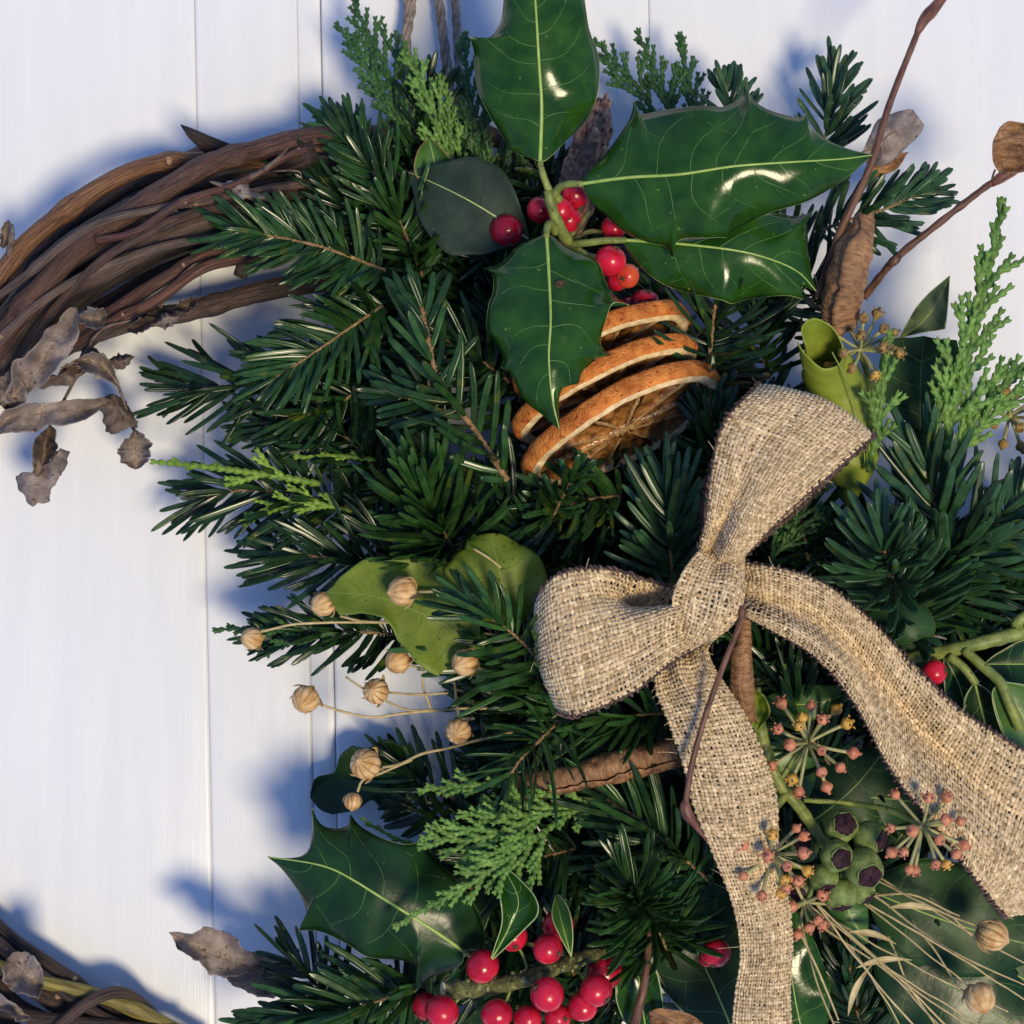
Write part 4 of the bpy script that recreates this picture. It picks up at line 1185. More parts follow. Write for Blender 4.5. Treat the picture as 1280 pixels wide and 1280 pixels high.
fir('dense fir sprig pointing up beside the cypress at the top', [(528, 345, 30), (503, 285, 38), (472, 225, 38), (442, 180, 34), (425, 160, 30)], 64, 8.5, 4.2, 10, BR, a0=64, a1=34, up=.3)
fir('dark fir sprig between the vine arc and the dense upper sprig', [(560, 330, 24), (500, 290, 30), (440, 262, 30), (400, 240, 26)], 66, 8, 4.5, 11)
fir('fir needles poking out just under the orange slices', [(775, 620, 40), (730, 625, 46), (690, 640, 48), (662, 658, 46)], 78, 10, 5.5, 12, BR, a0=62)
fir('small fir tip whose needles cross the lowest orange slice', [(690, 650, 50), (706, 615, 60), (722, 590, 64)], 42, 9, 9, 13, BR, bud=False, a0=45)
fir('dark fir sprig left of the orange slices', [(700, 720, 36), (660, 660, 42), (620, 610, 42)], 76, 9.5, 5.5, 14)
fir('fan of fir needles pointing up above the bow knot', [(842, 745, 46), (838, 690, 52), (835, 640, 54), (832, 610, 52)], 82, 10.5, 5, 15, BL, a0=58, a1=30)
fir('stubby fir needles between the orange slices and the upper loop', [(900, 610, 42), (895, 550, 48), (885, 500, 48)], 62, 11.5, 6, 16, a0=58)
fir('fine-needled fir sprig with pinkish stem right of the orange slices', [(885, 480, 44), (888, 435, 48), (894, 385, 50)], 90, 7, 5, 17, sides=(1, 1, -1), stemw=3.2, a0=75, a1=50)
fir('starburst fir tip of thick needles above the right ribbon tail', [(1135, 790, 38), (1120, 745, 50), (1110, 710, 60), (1106, 690, 64)], 98, 13, 3.4, 18, BL, radial=True, a0=78, a1=45, each=True, curl=.3)
fir('upright fir sprig of thick needles right of the lime rolled leaf', [(1180, 730, 34), (1172, 660, 44), (1165, 610, 48), (1160, 585, 48)], 98, 13, 8, 19, BL, a0=50, a1=26)
fir('thick-needled fir sprig running off the frame above the green stem', [(1150, 745, 36), (1200, 690, 44), (1245, 650, 46), (1300, 600, 44)], 88, 12, 7, 20, BL, a0=58)
fir('flat fir sprig of fine needles lying over the green stem', [(1080, 765, 30), (1160, 740, 36), (1240, 718, 36), (1320, 690, 34)], 92, 8, 5.5, 21, BR, a0=50)
fir('fir sprig lying across the olive leaves left of the bow', [(690, 845, 58), (655, 805, 66), (625, 780, 69), (595, 764, 68)], 74, 9.5, 8, 22, BR, each=True, a0=68)
fir('fir sprig under the left bow loop beside the olive leaves', [(700, 870, 46), (640, 835, 50), (590, 815, 50), (555, 805, 46)], 74, 9.5, 6, 23, BR)
fir('fir tip with yellowish stem between left loop and curled brown leaf', [(705, 895, 48), (675, 925, 55), (652, 948, 58), (640, 965, 58)], 82, 9, 6, 24, BR, radial=True, a0=75, a1=48, each=True)
fir('dark fir sprig beneath the left bow loop', [(850, 890, 42), (780, 895, 46), (710, 892, 46)], 80, 9, 5, 25, BR)
fir('fir tip facing out above the lower red berries', [(835, 1190, 36), (815, 1150, 48), (798, 1125, 58), (790, 1112, 62)], 88, 9, 2.8, 26, BR, radial=True, a0=82, a1=48, each=True)
fir('fir sprig between the curled brown leaf and the outfacing tip', [(885, 1100, 40), (840, 1060, 48), (800, 1025, 50), (760, 1000, 48)], 96, 10.5, 7, 27, BR, a0=52)
fir('plump fir sprig at the foot of the big holly leaf', [(530, 1232, 42), (470, 1252, 46), (410, 1270, 46), (350, 1290, 42)], 84, 11.5, 5, 28, BR, a0=66)
fir('fir sprig rising at the bottom edge beside the holly leaf', [(440, 1330, 34), (420, 1270, 38), (390, 1225, 36), (368, 1205, 30)], 70, 10, 6, 29)
fir('dark fir sprig behind the leftmost seed capsules', [(520, 795, 26), (450, 790, 30), (390, 790, 30), (345, 793, 26)], 60, 8, 4.5, 30, sides=(1, 1, -1), a0=68)
fir('small fir tip standing up against the door beside the twig', [(1022, 220, 26), (1032, 170, 26), (1040, 125, 25), (1044, 100, 24)], 58, 8.5, 6, 31, BL, a0=56)
fir('fir sprig pointing sideways behind the rolled brown leaf', [(1020, 290, 34), (1070, 272, 38), (1115, 258, 38), (1150, 240, 36)], 58, 9, 5, 32, BL, a0=62)
fir('fir tip peeking over the top edge of the big holly leaf', [(925, 190, 30), (915, 145, 32), (908, 110, 30)], 48, 9, 6, 33, BL)
fir('shaded fir sprig under the two right holly leaves', [(1045, 420, 30), (1005, 350, 34), (965, 285, 32)], 76, 9, 5, 34)
fir('shadowed fir tip flat on the door left of the bright cypress', [(600, 1010, 14), (550, 990, 16), (505, 965, 14)], 76, 9, 9, 35)
fir('dark fir sprig beneath the bright cypress and holly leaf', [(720, 1060, 30), (650, 1080, 34), (590, 1110, 34)], 76, 8.5, 5, 36)
fir('dark fir sprig behind the lower berry cluster', [(740, 1310, 28), (720, 1230, 32), (700, 1160, 32)], 74, 8.5, 5, 37)
fir('dark fir sprig left of the lower berry cluster', [(560, 1330, 26), (520, 1280, 32), (500, 1240, 34)], 70, 8.5, 5.5, 38)
fir('shaded fir sprig between the two ribbon tails', [(1040, 960, 30), (1000, 900, 36), (985, 850, 36)], 70, 9, 6, 39)
fir('shaded fir sprig under the dry straw stalks', [(1090, 1320, 22), (1070, 1260, 26), (1062, 1210, 28)], 60, 8, 6, 40)
fir('dark fir sprig behind the rolled lime leaf', [(1010, 700, 30), (1000, 640, 36), (990, 590, 36)], 70, 9, 5, 41)
fir('dark fir sprig hanging over the door below the vine arc', [(480, 460, 30), (430, 500, 34), (380, 520, 34)], 74, 8, 5, 42)
fir('dark fir sprig under the sparse upright twig', [(640, 480, 34), (600, 450, 40), (560, 425, 40)], 70, 9, 5.5, 43)
fir('dark fir sprig behind the olive leaf nearest the bow', [(740, 720, 36), (690, 690, 42), (650, 665, 44)], 76, 9, 5.5, 44)
fir('dark fir sprig above the upper bow loop', [(960, 470, 36), (950, 420, 40), (955, 380, 38)], 70, 8, 5, 45)

# ------------------------------------------------------------------ cypress sprays
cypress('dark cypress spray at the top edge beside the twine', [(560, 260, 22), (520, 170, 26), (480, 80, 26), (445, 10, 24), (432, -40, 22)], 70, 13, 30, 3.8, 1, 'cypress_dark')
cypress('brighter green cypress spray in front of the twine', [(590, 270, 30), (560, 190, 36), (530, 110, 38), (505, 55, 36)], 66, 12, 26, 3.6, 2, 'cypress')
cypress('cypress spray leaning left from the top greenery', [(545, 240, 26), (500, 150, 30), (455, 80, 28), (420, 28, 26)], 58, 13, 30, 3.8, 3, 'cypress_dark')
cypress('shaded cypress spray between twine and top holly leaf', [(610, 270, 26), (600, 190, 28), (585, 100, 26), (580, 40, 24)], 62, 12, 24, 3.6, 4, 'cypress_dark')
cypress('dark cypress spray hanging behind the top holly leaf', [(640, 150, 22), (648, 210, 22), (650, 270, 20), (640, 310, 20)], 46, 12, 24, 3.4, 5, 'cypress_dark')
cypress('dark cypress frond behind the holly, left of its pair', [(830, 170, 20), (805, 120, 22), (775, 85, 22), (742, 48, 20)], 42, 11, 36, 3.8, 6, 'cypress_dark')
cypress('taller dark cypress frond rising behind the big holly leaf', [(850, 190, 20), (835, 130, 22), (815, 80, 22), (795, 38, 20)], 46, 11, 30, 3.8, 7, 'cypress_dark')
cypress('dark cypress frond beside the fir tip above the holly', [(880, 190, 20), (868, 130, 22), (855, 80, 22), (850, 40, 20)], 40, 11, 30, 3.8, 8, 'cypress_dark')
cypress('tall bright cypress spray against the door by the rolled lime leaf', [(1175, 590, 44), (1195, 500, 50), (1220, 410, 52), (1240, 320, 50), (1254, 248, 48)], 84, 19, 26, 5.8, 9, 'cypress', sl=10)
cypress('bright cypress spray leaning off the right edge', [(1180, 600, 42), (1215, 530, 48), (1255, 480, 48), (1310, 430, 46)], 70, 17, 26, 5.2, 10, 'cypress', sl=10)
cypress('thin bright cypress shoot in front of the rolled lime leaf', [(1085, 590, 50), (1098, 530, 56), (1105, 470, 58), (1112, 412, 58)], 46, 22, 26, 4.8, 11, 'cypress', sl=10, both=False)
cypress('short bright cypress shoot left of the tall spray', [(1165, 580, 46), (1172, 530, 50), (1175, 490, 50), (1173, 448, 50)], 30, 16, 26, 4.6, 12, 'cypress', sl=10)
cypress('thin lime cypress frond pointing out over the bare door', [(400, 605, 36), (350, 596, 40), (270, 585, 40), (189, 577, 38)], 48, 34, 34, 4.4, 13, 'cypress_lime', sl=8, prof=lambda t: .9 if .15 < t < .5 else .14)
cypress('lime cypress frond lying under the thin lime one', [(440, 640, 34), (390, 628, 36), (345, 632, 36), (300, 652, 34)], 40, 12, 30, 3.2, 14, 'cypress_lime')
cypress('lime cypress frond tip above the fir sprig', [(470, 575, 34), (430, 570, 36), (368, 572, 36)], 16, 16, 28, 3.2, 15, 'cypress_lime')
cypress('bright cypress spray spreading over the big lower holly leaf', [(700, 1000, 52), (650, 1030, 58), (590, 1050, 60), (525, 1046, 60)], 74, 12, 38, 4.2, 16, 'cypress')
cypress('bright cypress spray reaching down across the holly midrib', [(700, 1025, 52), (640, 1070, 62), (580, 1110, 66), (515, 1145, 66), (494, 1162, 66)], 62, 12, 36, 4.2, 17, 'cypress', prof=lambda t: max(.1, 1 - t * 1.15))
cypress('small bright cypress tip above the lower spray', [(640, 980, 50), (590, 982, 54), (522, 988, 54)], 30, 12, 32, 3.8, 18, 'cypress')
cypress('bright cypress spray half hidden below the curled brown leaf', [(770, 1000, 46), (710, 1010, 54), (650, 1008, 56), (600, 1000, 56)], 56, 12, 38, 4.0, 19, 'cypress')
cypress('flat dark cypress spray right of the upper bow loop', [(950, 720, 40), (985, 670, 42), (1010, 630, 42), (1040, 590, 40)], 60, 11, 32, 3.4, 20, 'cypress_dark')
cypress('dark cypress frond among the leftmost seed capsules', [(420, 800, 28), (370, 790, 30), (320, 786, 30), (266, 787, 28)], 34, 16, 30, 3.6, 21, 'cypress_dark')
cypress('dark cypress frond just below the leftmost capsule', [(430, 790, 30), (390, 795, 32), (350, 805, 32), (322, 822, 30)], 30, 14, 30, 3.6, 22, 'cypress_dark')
cypress('thin cypress wisp behind the tip of the lower holly leaf', [(540, 1065, 40), (500, 1050, 42), (470, 1035, 42), (452, 1022, 42)], 8, 20, 30, 2.6, 23, 'cypress_lime', sub=False)

# ------------------------------------------------------------------ top holly sprig
hs = thing('holly_sprig', 'holly sprig with four big glossy leaves and red berries at the top', 'holly sprig', P(705, 300, 58))
leaf(hs, [(669, 199), (652, 193), (635, 186, 1), (633, 177), (615, 148), (600, 118), (594, 90), (593, 66), (588, 47, 1), (606, 50), (618, 42), (627, 25), (630, 0), (632, -30), (640, -60, 1), (648, -62)],
     [(685, 198), (702, 181), (729, 154), (744, 126), (749, 94), (747, 68), (739, 46, 1), (735, 32), (731, 5), (726, -30), (716, -58, 1), (695, -66)],
     [(675, 203), (677, 134), (674, 84), (669, 0), (664, -50), (662, -90)], 64, 70, arch=7, cup=-6, wave=2.6, nwave=3.4, quilt=.22, seed=1, nveins=6, ribw=5.5, part_label='holly leaf pointing straight up off the frame')
leaf(hs, [(731, 222), (763, 185), (782, 158), (790, 142), (793, 126, 1), (797, 138), (804, 143), (830, 138), (877, 133), (904, 134), (922, 126), (930, 113), (933, 101, 1), (936, 116), (942, 126), (961, 138), (994, 147), (1004, 146), (1008, 141, 1), (1010, 152), (1016, 162), (1038, 178), (1065, 188)],
     [(728, 231), (738, 251), (764, 275), (783, 291), (811, 303), (832, 308), (841, 323, 1), (842, 308), (853, 298), (881, 297), (900, 296), (907, 297, 1), (920, 287), (961, 266), (1011, 250), (1058, 222), (1076, 206)],
     [(725, 230), (785, 222), (850, 218), (917, 208), (984, 203), (1050, 199), (1090, 194)], 70, 74, arch=8, cup=-8, wave=2.8, nwave=4.0, quilt=.25, seed=2, nveins=7, ribw=5.0, part_label='long holly leaf pointing right')
leaf(hs, [(800, 298), (840, 299), (880, 293), (915, 282), (961, 268), (994, 271), (1008, 268), (1016, 264, 1), (1008, 278), (1006, 292), (1008, 310), (1011, 324), (1014, 345)],
     [(787, 316), (806, 338), (834, 357), (869, 367), (900, 374), (914, 379), (925, 376), (951, 371), (985, 369), (1004, 374, 1), (997, 364), (1004, 358), (1012, 360)],
     [(778, 300), (850, 305), (924, 314), (971, 327), (1000, 342), (1020, 364)], 62, 58, arch=5, cup=-5, wave=2.6, nwave=3.4, quilt=.25, seed=3, nveins=5, ribw=4.5, part_label='paler holly leaf below the long one')
leaf(hs, [(677, 295), (647, 309), (634, 324), (620, 333), (605, 336, 1), (616, 343), (617, 364), (611, 383), (609, 411), (618, 427), (629, 446), (627, 459, 1), (640, 467), (654, 498), (678, 518)],
     [(691, 296), (710, 310), (745, 326), (757, 355), (770, 372), (786, 381, 1), (766, 379), (757, 399), (750, 425), (754, 437), (764, 444, 1), (748, 447), (728, 464), (723, 479), (717, 475, 1), (708, 478), (699, 495), (698, 518)],
     [(683, 294), (685, 324), (688, 383), (688, 410), (686, 448), (690, 495), (699, 536)], 68, 76, arch=6, cup=-7, wave=2.8, nwave=3.2, quilt=.25, seed=4, nveins=5, ribw=5.0, part_label='holly leaf pointing down over the orange slices')
mb = MB()
tube(mb, PA([(699, 351, 75.2), (695, 353, 75.4), (694, 357, 75.4), (699, 359, 75.4), (705, 357, 75.2), (707, 353, 75.2), (702, 350, 75.2)]), .9 * PX(75), 5)
ball(mb, P(700, 354, 74.6), 4.5 * PX(75), (0, -1, 0), 9, 6, prof=lambda t: (math.sin(math.pi * t), -.35 * math.cos(math.pi * t)), tint=.3)
mb.build('blemish', M['calyx'], hs)
stem_part(hs, [(760, 330, 40), (730, 320, 50), (712, 305, 56), (700, 285, 60), (691, 262, 63), (685, 238, 65)], 7.5, 7, 'green_stem', seed=1, lumps=.25)
stem_part(hs, [(700, 250, 62), (688, 240, 64), (680, 222, 65), (675, 203, 64)], 5.5, 3.6, 'green_stem', 'petiole', seed=2)
stem_part(hs, [(690, 248, 63), (700, 234, 66), (712, 230, 69), (728, 230, 70.5)], 5.5, 3.8, 'green_stem', 'petiole', seed=3)
stem_part(hs, [(695, 290, 60), (688, 280, 64), (684, 284, 67), (683, 296, 69)], 6, 3.8, 'green_stem', 'petiole', seed=4)
stem_part(hs, [(712, 306, 56), (730, 304, 60), (755, 301, 62), (782, 300, 63)], 5, 3.8, 'green_stem', 'petiole', seed=5)
stem_part(hs, [(710, 300, 54), (725, 280, 54), (738, 262, 52)], 4, 2.5, 'moss_bark', 'twiglet', seed=6, lumps=.3)
stem_part(hs, [(715, 302, 55), (735, 290, 55), (752, 290, 54)], 4, 2.5, 'moss_bark', 'twiglet', seed=7, lumps=.3)
for i, (x, y, h, r, m, ti) in enumerate(((633, 288, 44, 21, 'berry', .2), (675, 262, 50, 17, 'berry', .3), (701, 264, 56, 18, 'berry', .55), (711, 275, 54, 17, 'berry', .5), (719, 244, 54, 18, 'berry', .55),
                                         (767, 285, 54, 16, 'berry', .55), (763, 326, 58, 20, 'berry', .6), (784, 345, 54, 15.5, 'berry_orange', .55), (772, 350, 52, 14, 'berry', .45), (806, 380, 42, 19, 'berry', .2), (786, 388, 40, 17, 'berry', .2))):
    berry(hs, x, y, h, r, m, i, ti)

# ------------------------------------------------------------------ other holly
lo = thing('holly_leaf', 'big dark spiny holly leaf at the lower end, bright reflections on its blade', 'holly leaf', P(580, 1190, 50))
leaf(lo, [(602, 1186), (604, 1160), (592, 1130), (570, 1100), (545, 1075), (527, 1053, 1), (505, 1056), (480, 1049), (458, 1038), (445, 1028), (438, 1018, 1), (436, 1030), (425, 1036), (407, 1034), (397, 1026), (390, 1009, 1), (391, 1030), (395, 1052), (385, 1068), (358, 1074)],
     [(576, 1206), (545, 1219), (530, 1229), (518, 1240, 1), (526, 1228), (522, 1212), (503, 1200), (461, 1196), (435, 1180), (407, 1166), (390, 1162), (373, 1163, 1), (382, 1152), (383, 1138), (377, 1120), (364, 1100), (350, 1083)],
     [(578, 1188), (553, 1170), (513, 1144), (471, 1118), (442, 1100), (415, 1086), (385, 1078), (335, 1071)], 52, 48, arch=6, cup=-6, wave=3.0, nwave=3.6, quilt=.35, mat='holly_dark', seed=15, nveins=5, ribw=5.0, veinw=1.0, name='blade')
stem_part(lo, [(578, 1188, 52), (592, 1197, 48), (612, 1208, 42)], 3.4, 3.6, 'green_stem', 'petiole')
lb = thing('holly_berry_sprig', 'cluster of red berries on a lichen-crusted twig at the bottom', 'berry sprig', P(560, 1240, 50))
stem_part(lb, [(556, 1236, 56), (590, 1236, 57), (640, 1228, 56), (690, 1212, 54), (735, 1195, 50), (780, 1190, 40)], 10.5, 8.5, 'moss_bark', 'twig', seed=8, lumps=.35, step=3)
mb = MB(); ball(mb, P(554, 1236, 56), 10 * PX(56), (-1, -.3, 0), 10, 6, prof=lambda t: (math.sin(math.pi * t), -.3 * math.cos(math.pi * t))); mb.build('cut_end', M['pith'], lb)
rq = random.Random(4)
for i in range(26):
    x = rq.uniform(575, 735); y = 1236 - (x - 575) * .22 + rq.uniform(-9, 9)
    mb = MB(); ball(mb, P(x, y, 58 + rq.uniform(-1, 1)), rq.uniform(2, 4.5) * PX(57), (rq.gauss(0, .4), -1, rq.gauss(0, .4)), 7, 5, tint=rq.uniform(.4, 1)); mb.build('lichen_tuft', M['moss_bark'], lb)
for i, (x, y, h, r, ti) in enumerate(((641, 1171, 58, 18.5, .58), (685, 1186, 62, 19, .6), (698, 1157, 52, 20, .5), (603, 1208, 60, 21.5, .58), (684, 1243, 66, 22, .6), (745, 1238, 62, 21, .55), (728, 1258, 60, 19, .55), (756, 1215, 48, 22, .25),
                                      (552, 1265, 62, 22, .6), (621, 1268, 62, 20, .58), (659, 1274, 60, 18, .55), (697, 1272, 58, 17, .55), (532, 1258, 46, 18, .2), (640, 1300, 56, 20, .5), (700, 1306, 56, 20, .5))):
    berry(lb, x, y, h, r, 'berry', 30 + i, ti)
for a, b in (((641, 1171, 54), (660, 1215, 54)), ((685, 1186, 56), (690, 1212, 54)), ((603, 1208, 56), (608, 1232, 54)), ((684, 1243, 60), (690, 1214, 55)), ((745, 1238, 56), (715, 1208, 52)), ((552, 1265, 58), (580, 1240, 55)), ((621, 1268, 58), (640, 1230, 55))):
    straw(lb, [a, ((a[0] + b[0]) / 2 + 3, (a[1] + b[1]) / 2, (a[2] + b[2]) / 2 - 1), b], 2.2, 2.0, 'green_stem', 'berry_stalk')
hl = thing('holly_leaf', 'small folded holly leaf with pale rim standing among the lower berries', 'holly leaf', P(600, 1205, 58))
leaf(hl, [(618, 1185), (628, 1150), (624, 1110)], [(655, 1162), (672, 1142), (668, 1120), (645, 1095)], [(612, 1203), (636, 1160), (648, 1125), (629, 1083)], 62, 60, arch=3, cup=4, mat='holly', seed=6, nveins=3, name='blade', ribw=2.4)
hl2 = thing('holly_leaf', 'narrow holly leaf end jutting between two lower berries', 'holly leaf', P(715, 1195, 58))
leaf(hl2, [(700, 1170), (690, 1145)], [(716, 1170), (712, 1140), (700, 1120)], [(714, 1196), (704, 1160), (694, 1120)], 64, 52, arch=2, cup=3, mat='ivy_green', seed=7, nveins=2, name='blade', ribw=2.4)
l_, r_, m_ = oval((920, 1300), (800, 1080), 60, 95, bend=-10, seed=3)
d1 = thing('holly_leaf', 'broad dark leaf in deep shade left of the hanging ribbon tail', 'holly leaf', P(920, 1300, 30))
leaf(d1, l_, r_, m_, 26, 32, arch=3, cup=3, mat='holly_dark', seed=8, nveins=4, name='blade', ribw=3, vein='holly_vein')
l_, r_, m_ = oval((810, 1310), (790, 1160), 30, 26, seed=5)
d2 = thing('holly_leaf', 'green leaf with pale edge right of the lower berries', 'holly leaf', P(810, 1310, 40))
leaf(d2, l_, r_, m_, 40, 44, arch=3, cup=3, mat='holly', seed=9, nveins=3, name='blade', ribw=2.5)
sb_ = thing('holly_berry_pair', 'shaded pair of red berries between outfacing fir tip and hanging ribbon tail', 'berry', P(893, 1191, 46))
berry(sb_, 895, 1191, 48, 18.5, 'berry', 77, .45)
berry(sb_, 884, 1198, 43, 11, 'berry', 78, .3)
rb_ = thing('holly_berry', 'red berry peeking from behind the right ribbon tail', 'berry', P(1166, 838, 46))
berry(rb_, 1168, 840, 50, 16, 'berry', 79, .6)

# dull leaf in the upper shade
ul = thing('leaf_shape', 'large dull grey-green leaf in shade behind the single dark berry', 'leaf', P(655, 300, 34))
l_, r_, m_ = oval((662, 300), (510, 215), 70, 55, bend=-6, peak=.5, seed=8)
leaf(ul, l_, r_, m_, 42, 38, arch=4, cup=2, mat='holly_under', rib='holly_margin', vein='holly_under', margin='holly_under', seed=10, nveins=4, name='blade', ribw=3)
ul2 = thing('leaf_shape', 'small green leaf tip with brown edge above the dull shaded leaf', 'leaf', P(560, 240, 32))
leaf(ul2, [(520, 220), (522, 190)], [(575, 215), (560, 195), (545, 180)], [(555, 245), (545, 210), (536, 172)], 34, 36, arch=2, cup=3, mat='ivy_green', seed=11, nveins=2, margin='dry_leaf_brown', name='blade')
ul3 = thing('leaf_shape', 'dark lobed leaf shape lying flat over the door above the lower holly', 'leaf', P(520, 960, 8))  # thin dark lobed outline set close to the door
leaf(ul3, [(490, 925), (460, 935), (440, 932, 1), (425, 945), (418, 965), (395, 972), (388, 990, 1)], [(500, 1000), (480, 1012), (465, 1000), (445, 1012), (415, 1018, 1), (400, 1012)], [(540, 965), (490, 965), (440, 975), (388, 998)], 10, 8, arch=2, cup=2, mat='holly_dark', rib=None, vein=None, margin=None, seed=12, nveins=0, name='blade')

# ------------------------------------------------------------------ olive, lime and ivy leaves
ol = thing('olive_leaf', 'matt olive-green leaf with toothed edge behind the pale seed capsule', 'leaf', P(585, 770, 46))
leaf(ol, [(556, 837), (548, 845, 1), (535, 838), (520, 828, 1), (508, 812), (497, 800, 1), (490, 784), (480, 772, 1), (465, 768), (450, 766, 1), (437, 768), (424, 768, 1), (418, 758)],
     [(600, 770), (596, 730), (590, 706, 1), (575, 706), (560, 703, 1), (535, 697), (512, 696, 1), (490, 700), (462, 703, 1), (455, 700), (440, 710), (425, 722, 1), (415, 735)],
     [(598, 815), (570, 790), (530, 768), (480, 748), (445, 742), (408, 741)], 56, 52, arch=3, cup=2, wave=1.6, mat='olive_leaf', rib='olive_rib', vein='olive_leaf', margin='olive_rib', seed=13, nveins=6, name='blade', ribw=2.2, marw=.8)
ol2 = thing('olive_leaf', 'rounded olive-green leaf behind fir needles left of the bow', 'leaf', P(640, 780, 46))
leaf(ol2, [(590, 770), (565, 735), (556, 715), (560, 705, 1), (572, 690), (580, 686, 1), (586, 673), (605, 668)],
     [(680, 760), (684, 725), (676, 700), (660, 685), (650, 681, 1), (640, 674), (628, 668)],
     [(640, 785), (630, 740), (622, 705), (614, 667)], 58, 60, arch=4, cup=-3, wave=1.5, mat='olive_leaf', rib='olive_rib', vein='olive_leaf', margin='olive_rib', seed=14, nveins=4, name='blade', ribw=2.2, marw=.8)
# rolled lime leaf above the bow loop
rl = thing('rolled_leaf', 'rolled lime-green leaf rising behind the upper bow loop', 'leaf', P(1070, 600, 56))
ob = rolled(rl, [(1062, 632, 40), (1064, 590, 40), (1060, 535, 42), (1048, 485, 48), (1034, 450, 56), (1026, 426, 64)], [3, 36, 47, 42, 32, 27], 1.03, 'lime_leaf', 3, 'blade', start=-1.6, rag=.02, torn=4, rough=.35, slant=26)
mb = MB(); p = spline(PA([(1082, 585, 50), (1076, 535, 54), (1060, 480, 60), (1040, 440, 66)]), 8); tube(mb, p, .9 * PX(55), 5, cap=False); mb.build('midrib', M['olive_rib'], ob)
iv = thing('ivy_leaf', 'dull dark ivy leaf behind the brown ivy umbel', 'ivy leaf', P(1150, 520, 34))
leaf(iv, [(1105, 500), (1100, 450), (1115, 425), (1140, 422)], [(1190, 520), (1205, 470), (1196, 425, 1), (1175, 424)], [(1150, 540), (1150, 490), (1152, 450), (1155, 420)], 34, 30, arch=2, cup=2, mat='ivy_leaf', rib='holly_vein', margin=None, seed=16, nveins=3, name='blade', ribw=2)
iv2 = thing('ivy_leaf', 'folded grey-green leaf with a sharp tip against the bright door', 'ivy leaf', P(1130, 425, 36))
leaf(iv2, [(1142, 390), (1160, 368)], [(1150, 416), (1170, 413), (1181, 411, 1), (1184, 390)], [(1125, 422), (1150, 405), (1170, 380), (1187, 345)], 36, 40, arch=3, cup=4, wave=2, mat='ivy_grey', rib='olive_rib', vein='ivy_grey', margin='olive_rib', seed=17, nveins=3, name='blade', marw=.9)
iv3 = thing('ivy_leaf', 'shaded olive ivy leaf under the thin cypress shoot', 'ivy leaf', P(1150, 600, 30))
leaf(iv3, [(1115, 590), (1125, 540), (1140, 520)], [(1180, 580), (1178, 540), (1172, 520)], [(1150, 615), (1150, 570), (1155, 515)], 30, 32, arch=2, cup=2, mat='ivy_leaf', rib=None, vein=None, margin='dry_vein', seed=18, nveins=0, name='blade')
iv4 = thing('ivy_leaf', 'speckled green ivy leaf tucked beside the right ribbon tail', 'ivy leaf', P(1125, 745, 50))
leaf(iv4, [(1095, 755), (1082, 768, 1), (1100, 785), (1120, 802), (1131, 811, 1), (1140, 803)], [(1140, 748), (1158, 760), (1168, 780), (1165, 795), (1152, 797)], [(1110, 745), (1122, 765), (1135, 782), (1146, 800)], 52, 56, arch=2, cup=-2, mat='ivy_leaf', rib=None, vein=None, margin='olive_rib', seed=19, nveins=0, name='blade')
# green stem on the right with petioles and leaves
gs = thing('ivy_sprig', 'yellow-green ivy stem with leaf stalks reaching in from the right edge', 'ivy sprig', P(1330, 770, 50))
stem_part(gs, [(1360, 770, 46), (1290, 787, 48), (1240, 800, 50), (1190, 812, 48), (1140, 822, 42), (1100, 835, 36)], 10, 8, 'green_stem', seed=9, lumps=.15)
stem_part(gs, [(1270, 782, 49), (1275, 774, 50), (1290, 764, 50)], 8, 6, 'green_stem', 'side_shoot', seed=10)
stem_part(gs, [(1205, 812, 50), (1225, 830, 52), (1250, 853, 54), (1262, 880, 54), (1275, 910, 52)], 6, 7, 'green_stem', 'petiole', seed=11)
stem_part(gs, [(1186, 820, 49), (1205, 835, 50), (1220, 855, 50)], 6, 5, 'green_stem', 'petiole', seed=12)
leaf(gs, [(1240, 870), (1255, 920), (1285, 960)], [(1290, 860), (1320, 890), (1330, 930)], [(1252, 852), (1275, 890), (1300, 930), (1320, 980)], 52, 46, cup=2, mat='ivy_green', seed=20, nveins=3, ribw=3)
leaf(gs, [(1205, 880), (1215, 930), (1240, 980)], [(1240, 870), (1260, 920), (1270, 960)], [(1218, 852), (1230, 900), (1245, 950), (1270, 1000)], 46, 36, cup=2, mat='holly_dark', seed=21, nveins=3, ribw=3)
leaf(gs, [(1180, 850), (1190, 900)], [(1215, 840), (1225, 890)], [(1180, 820), (1200, 860), (1215, 920), (1230, 960)], 38, 30, cup=2, mat='holly_dark', seed=22, nveins=3, ribw=2)
leaf(gs, [(1250, 815), (1290, 800)], [(1255, 850), (1300, 860)], [(1230, 830), (1270, 830), (1350, 830)], 40, 36, cup=2, mat='holly_dark', seed=23, nveins=3, ribw=2)
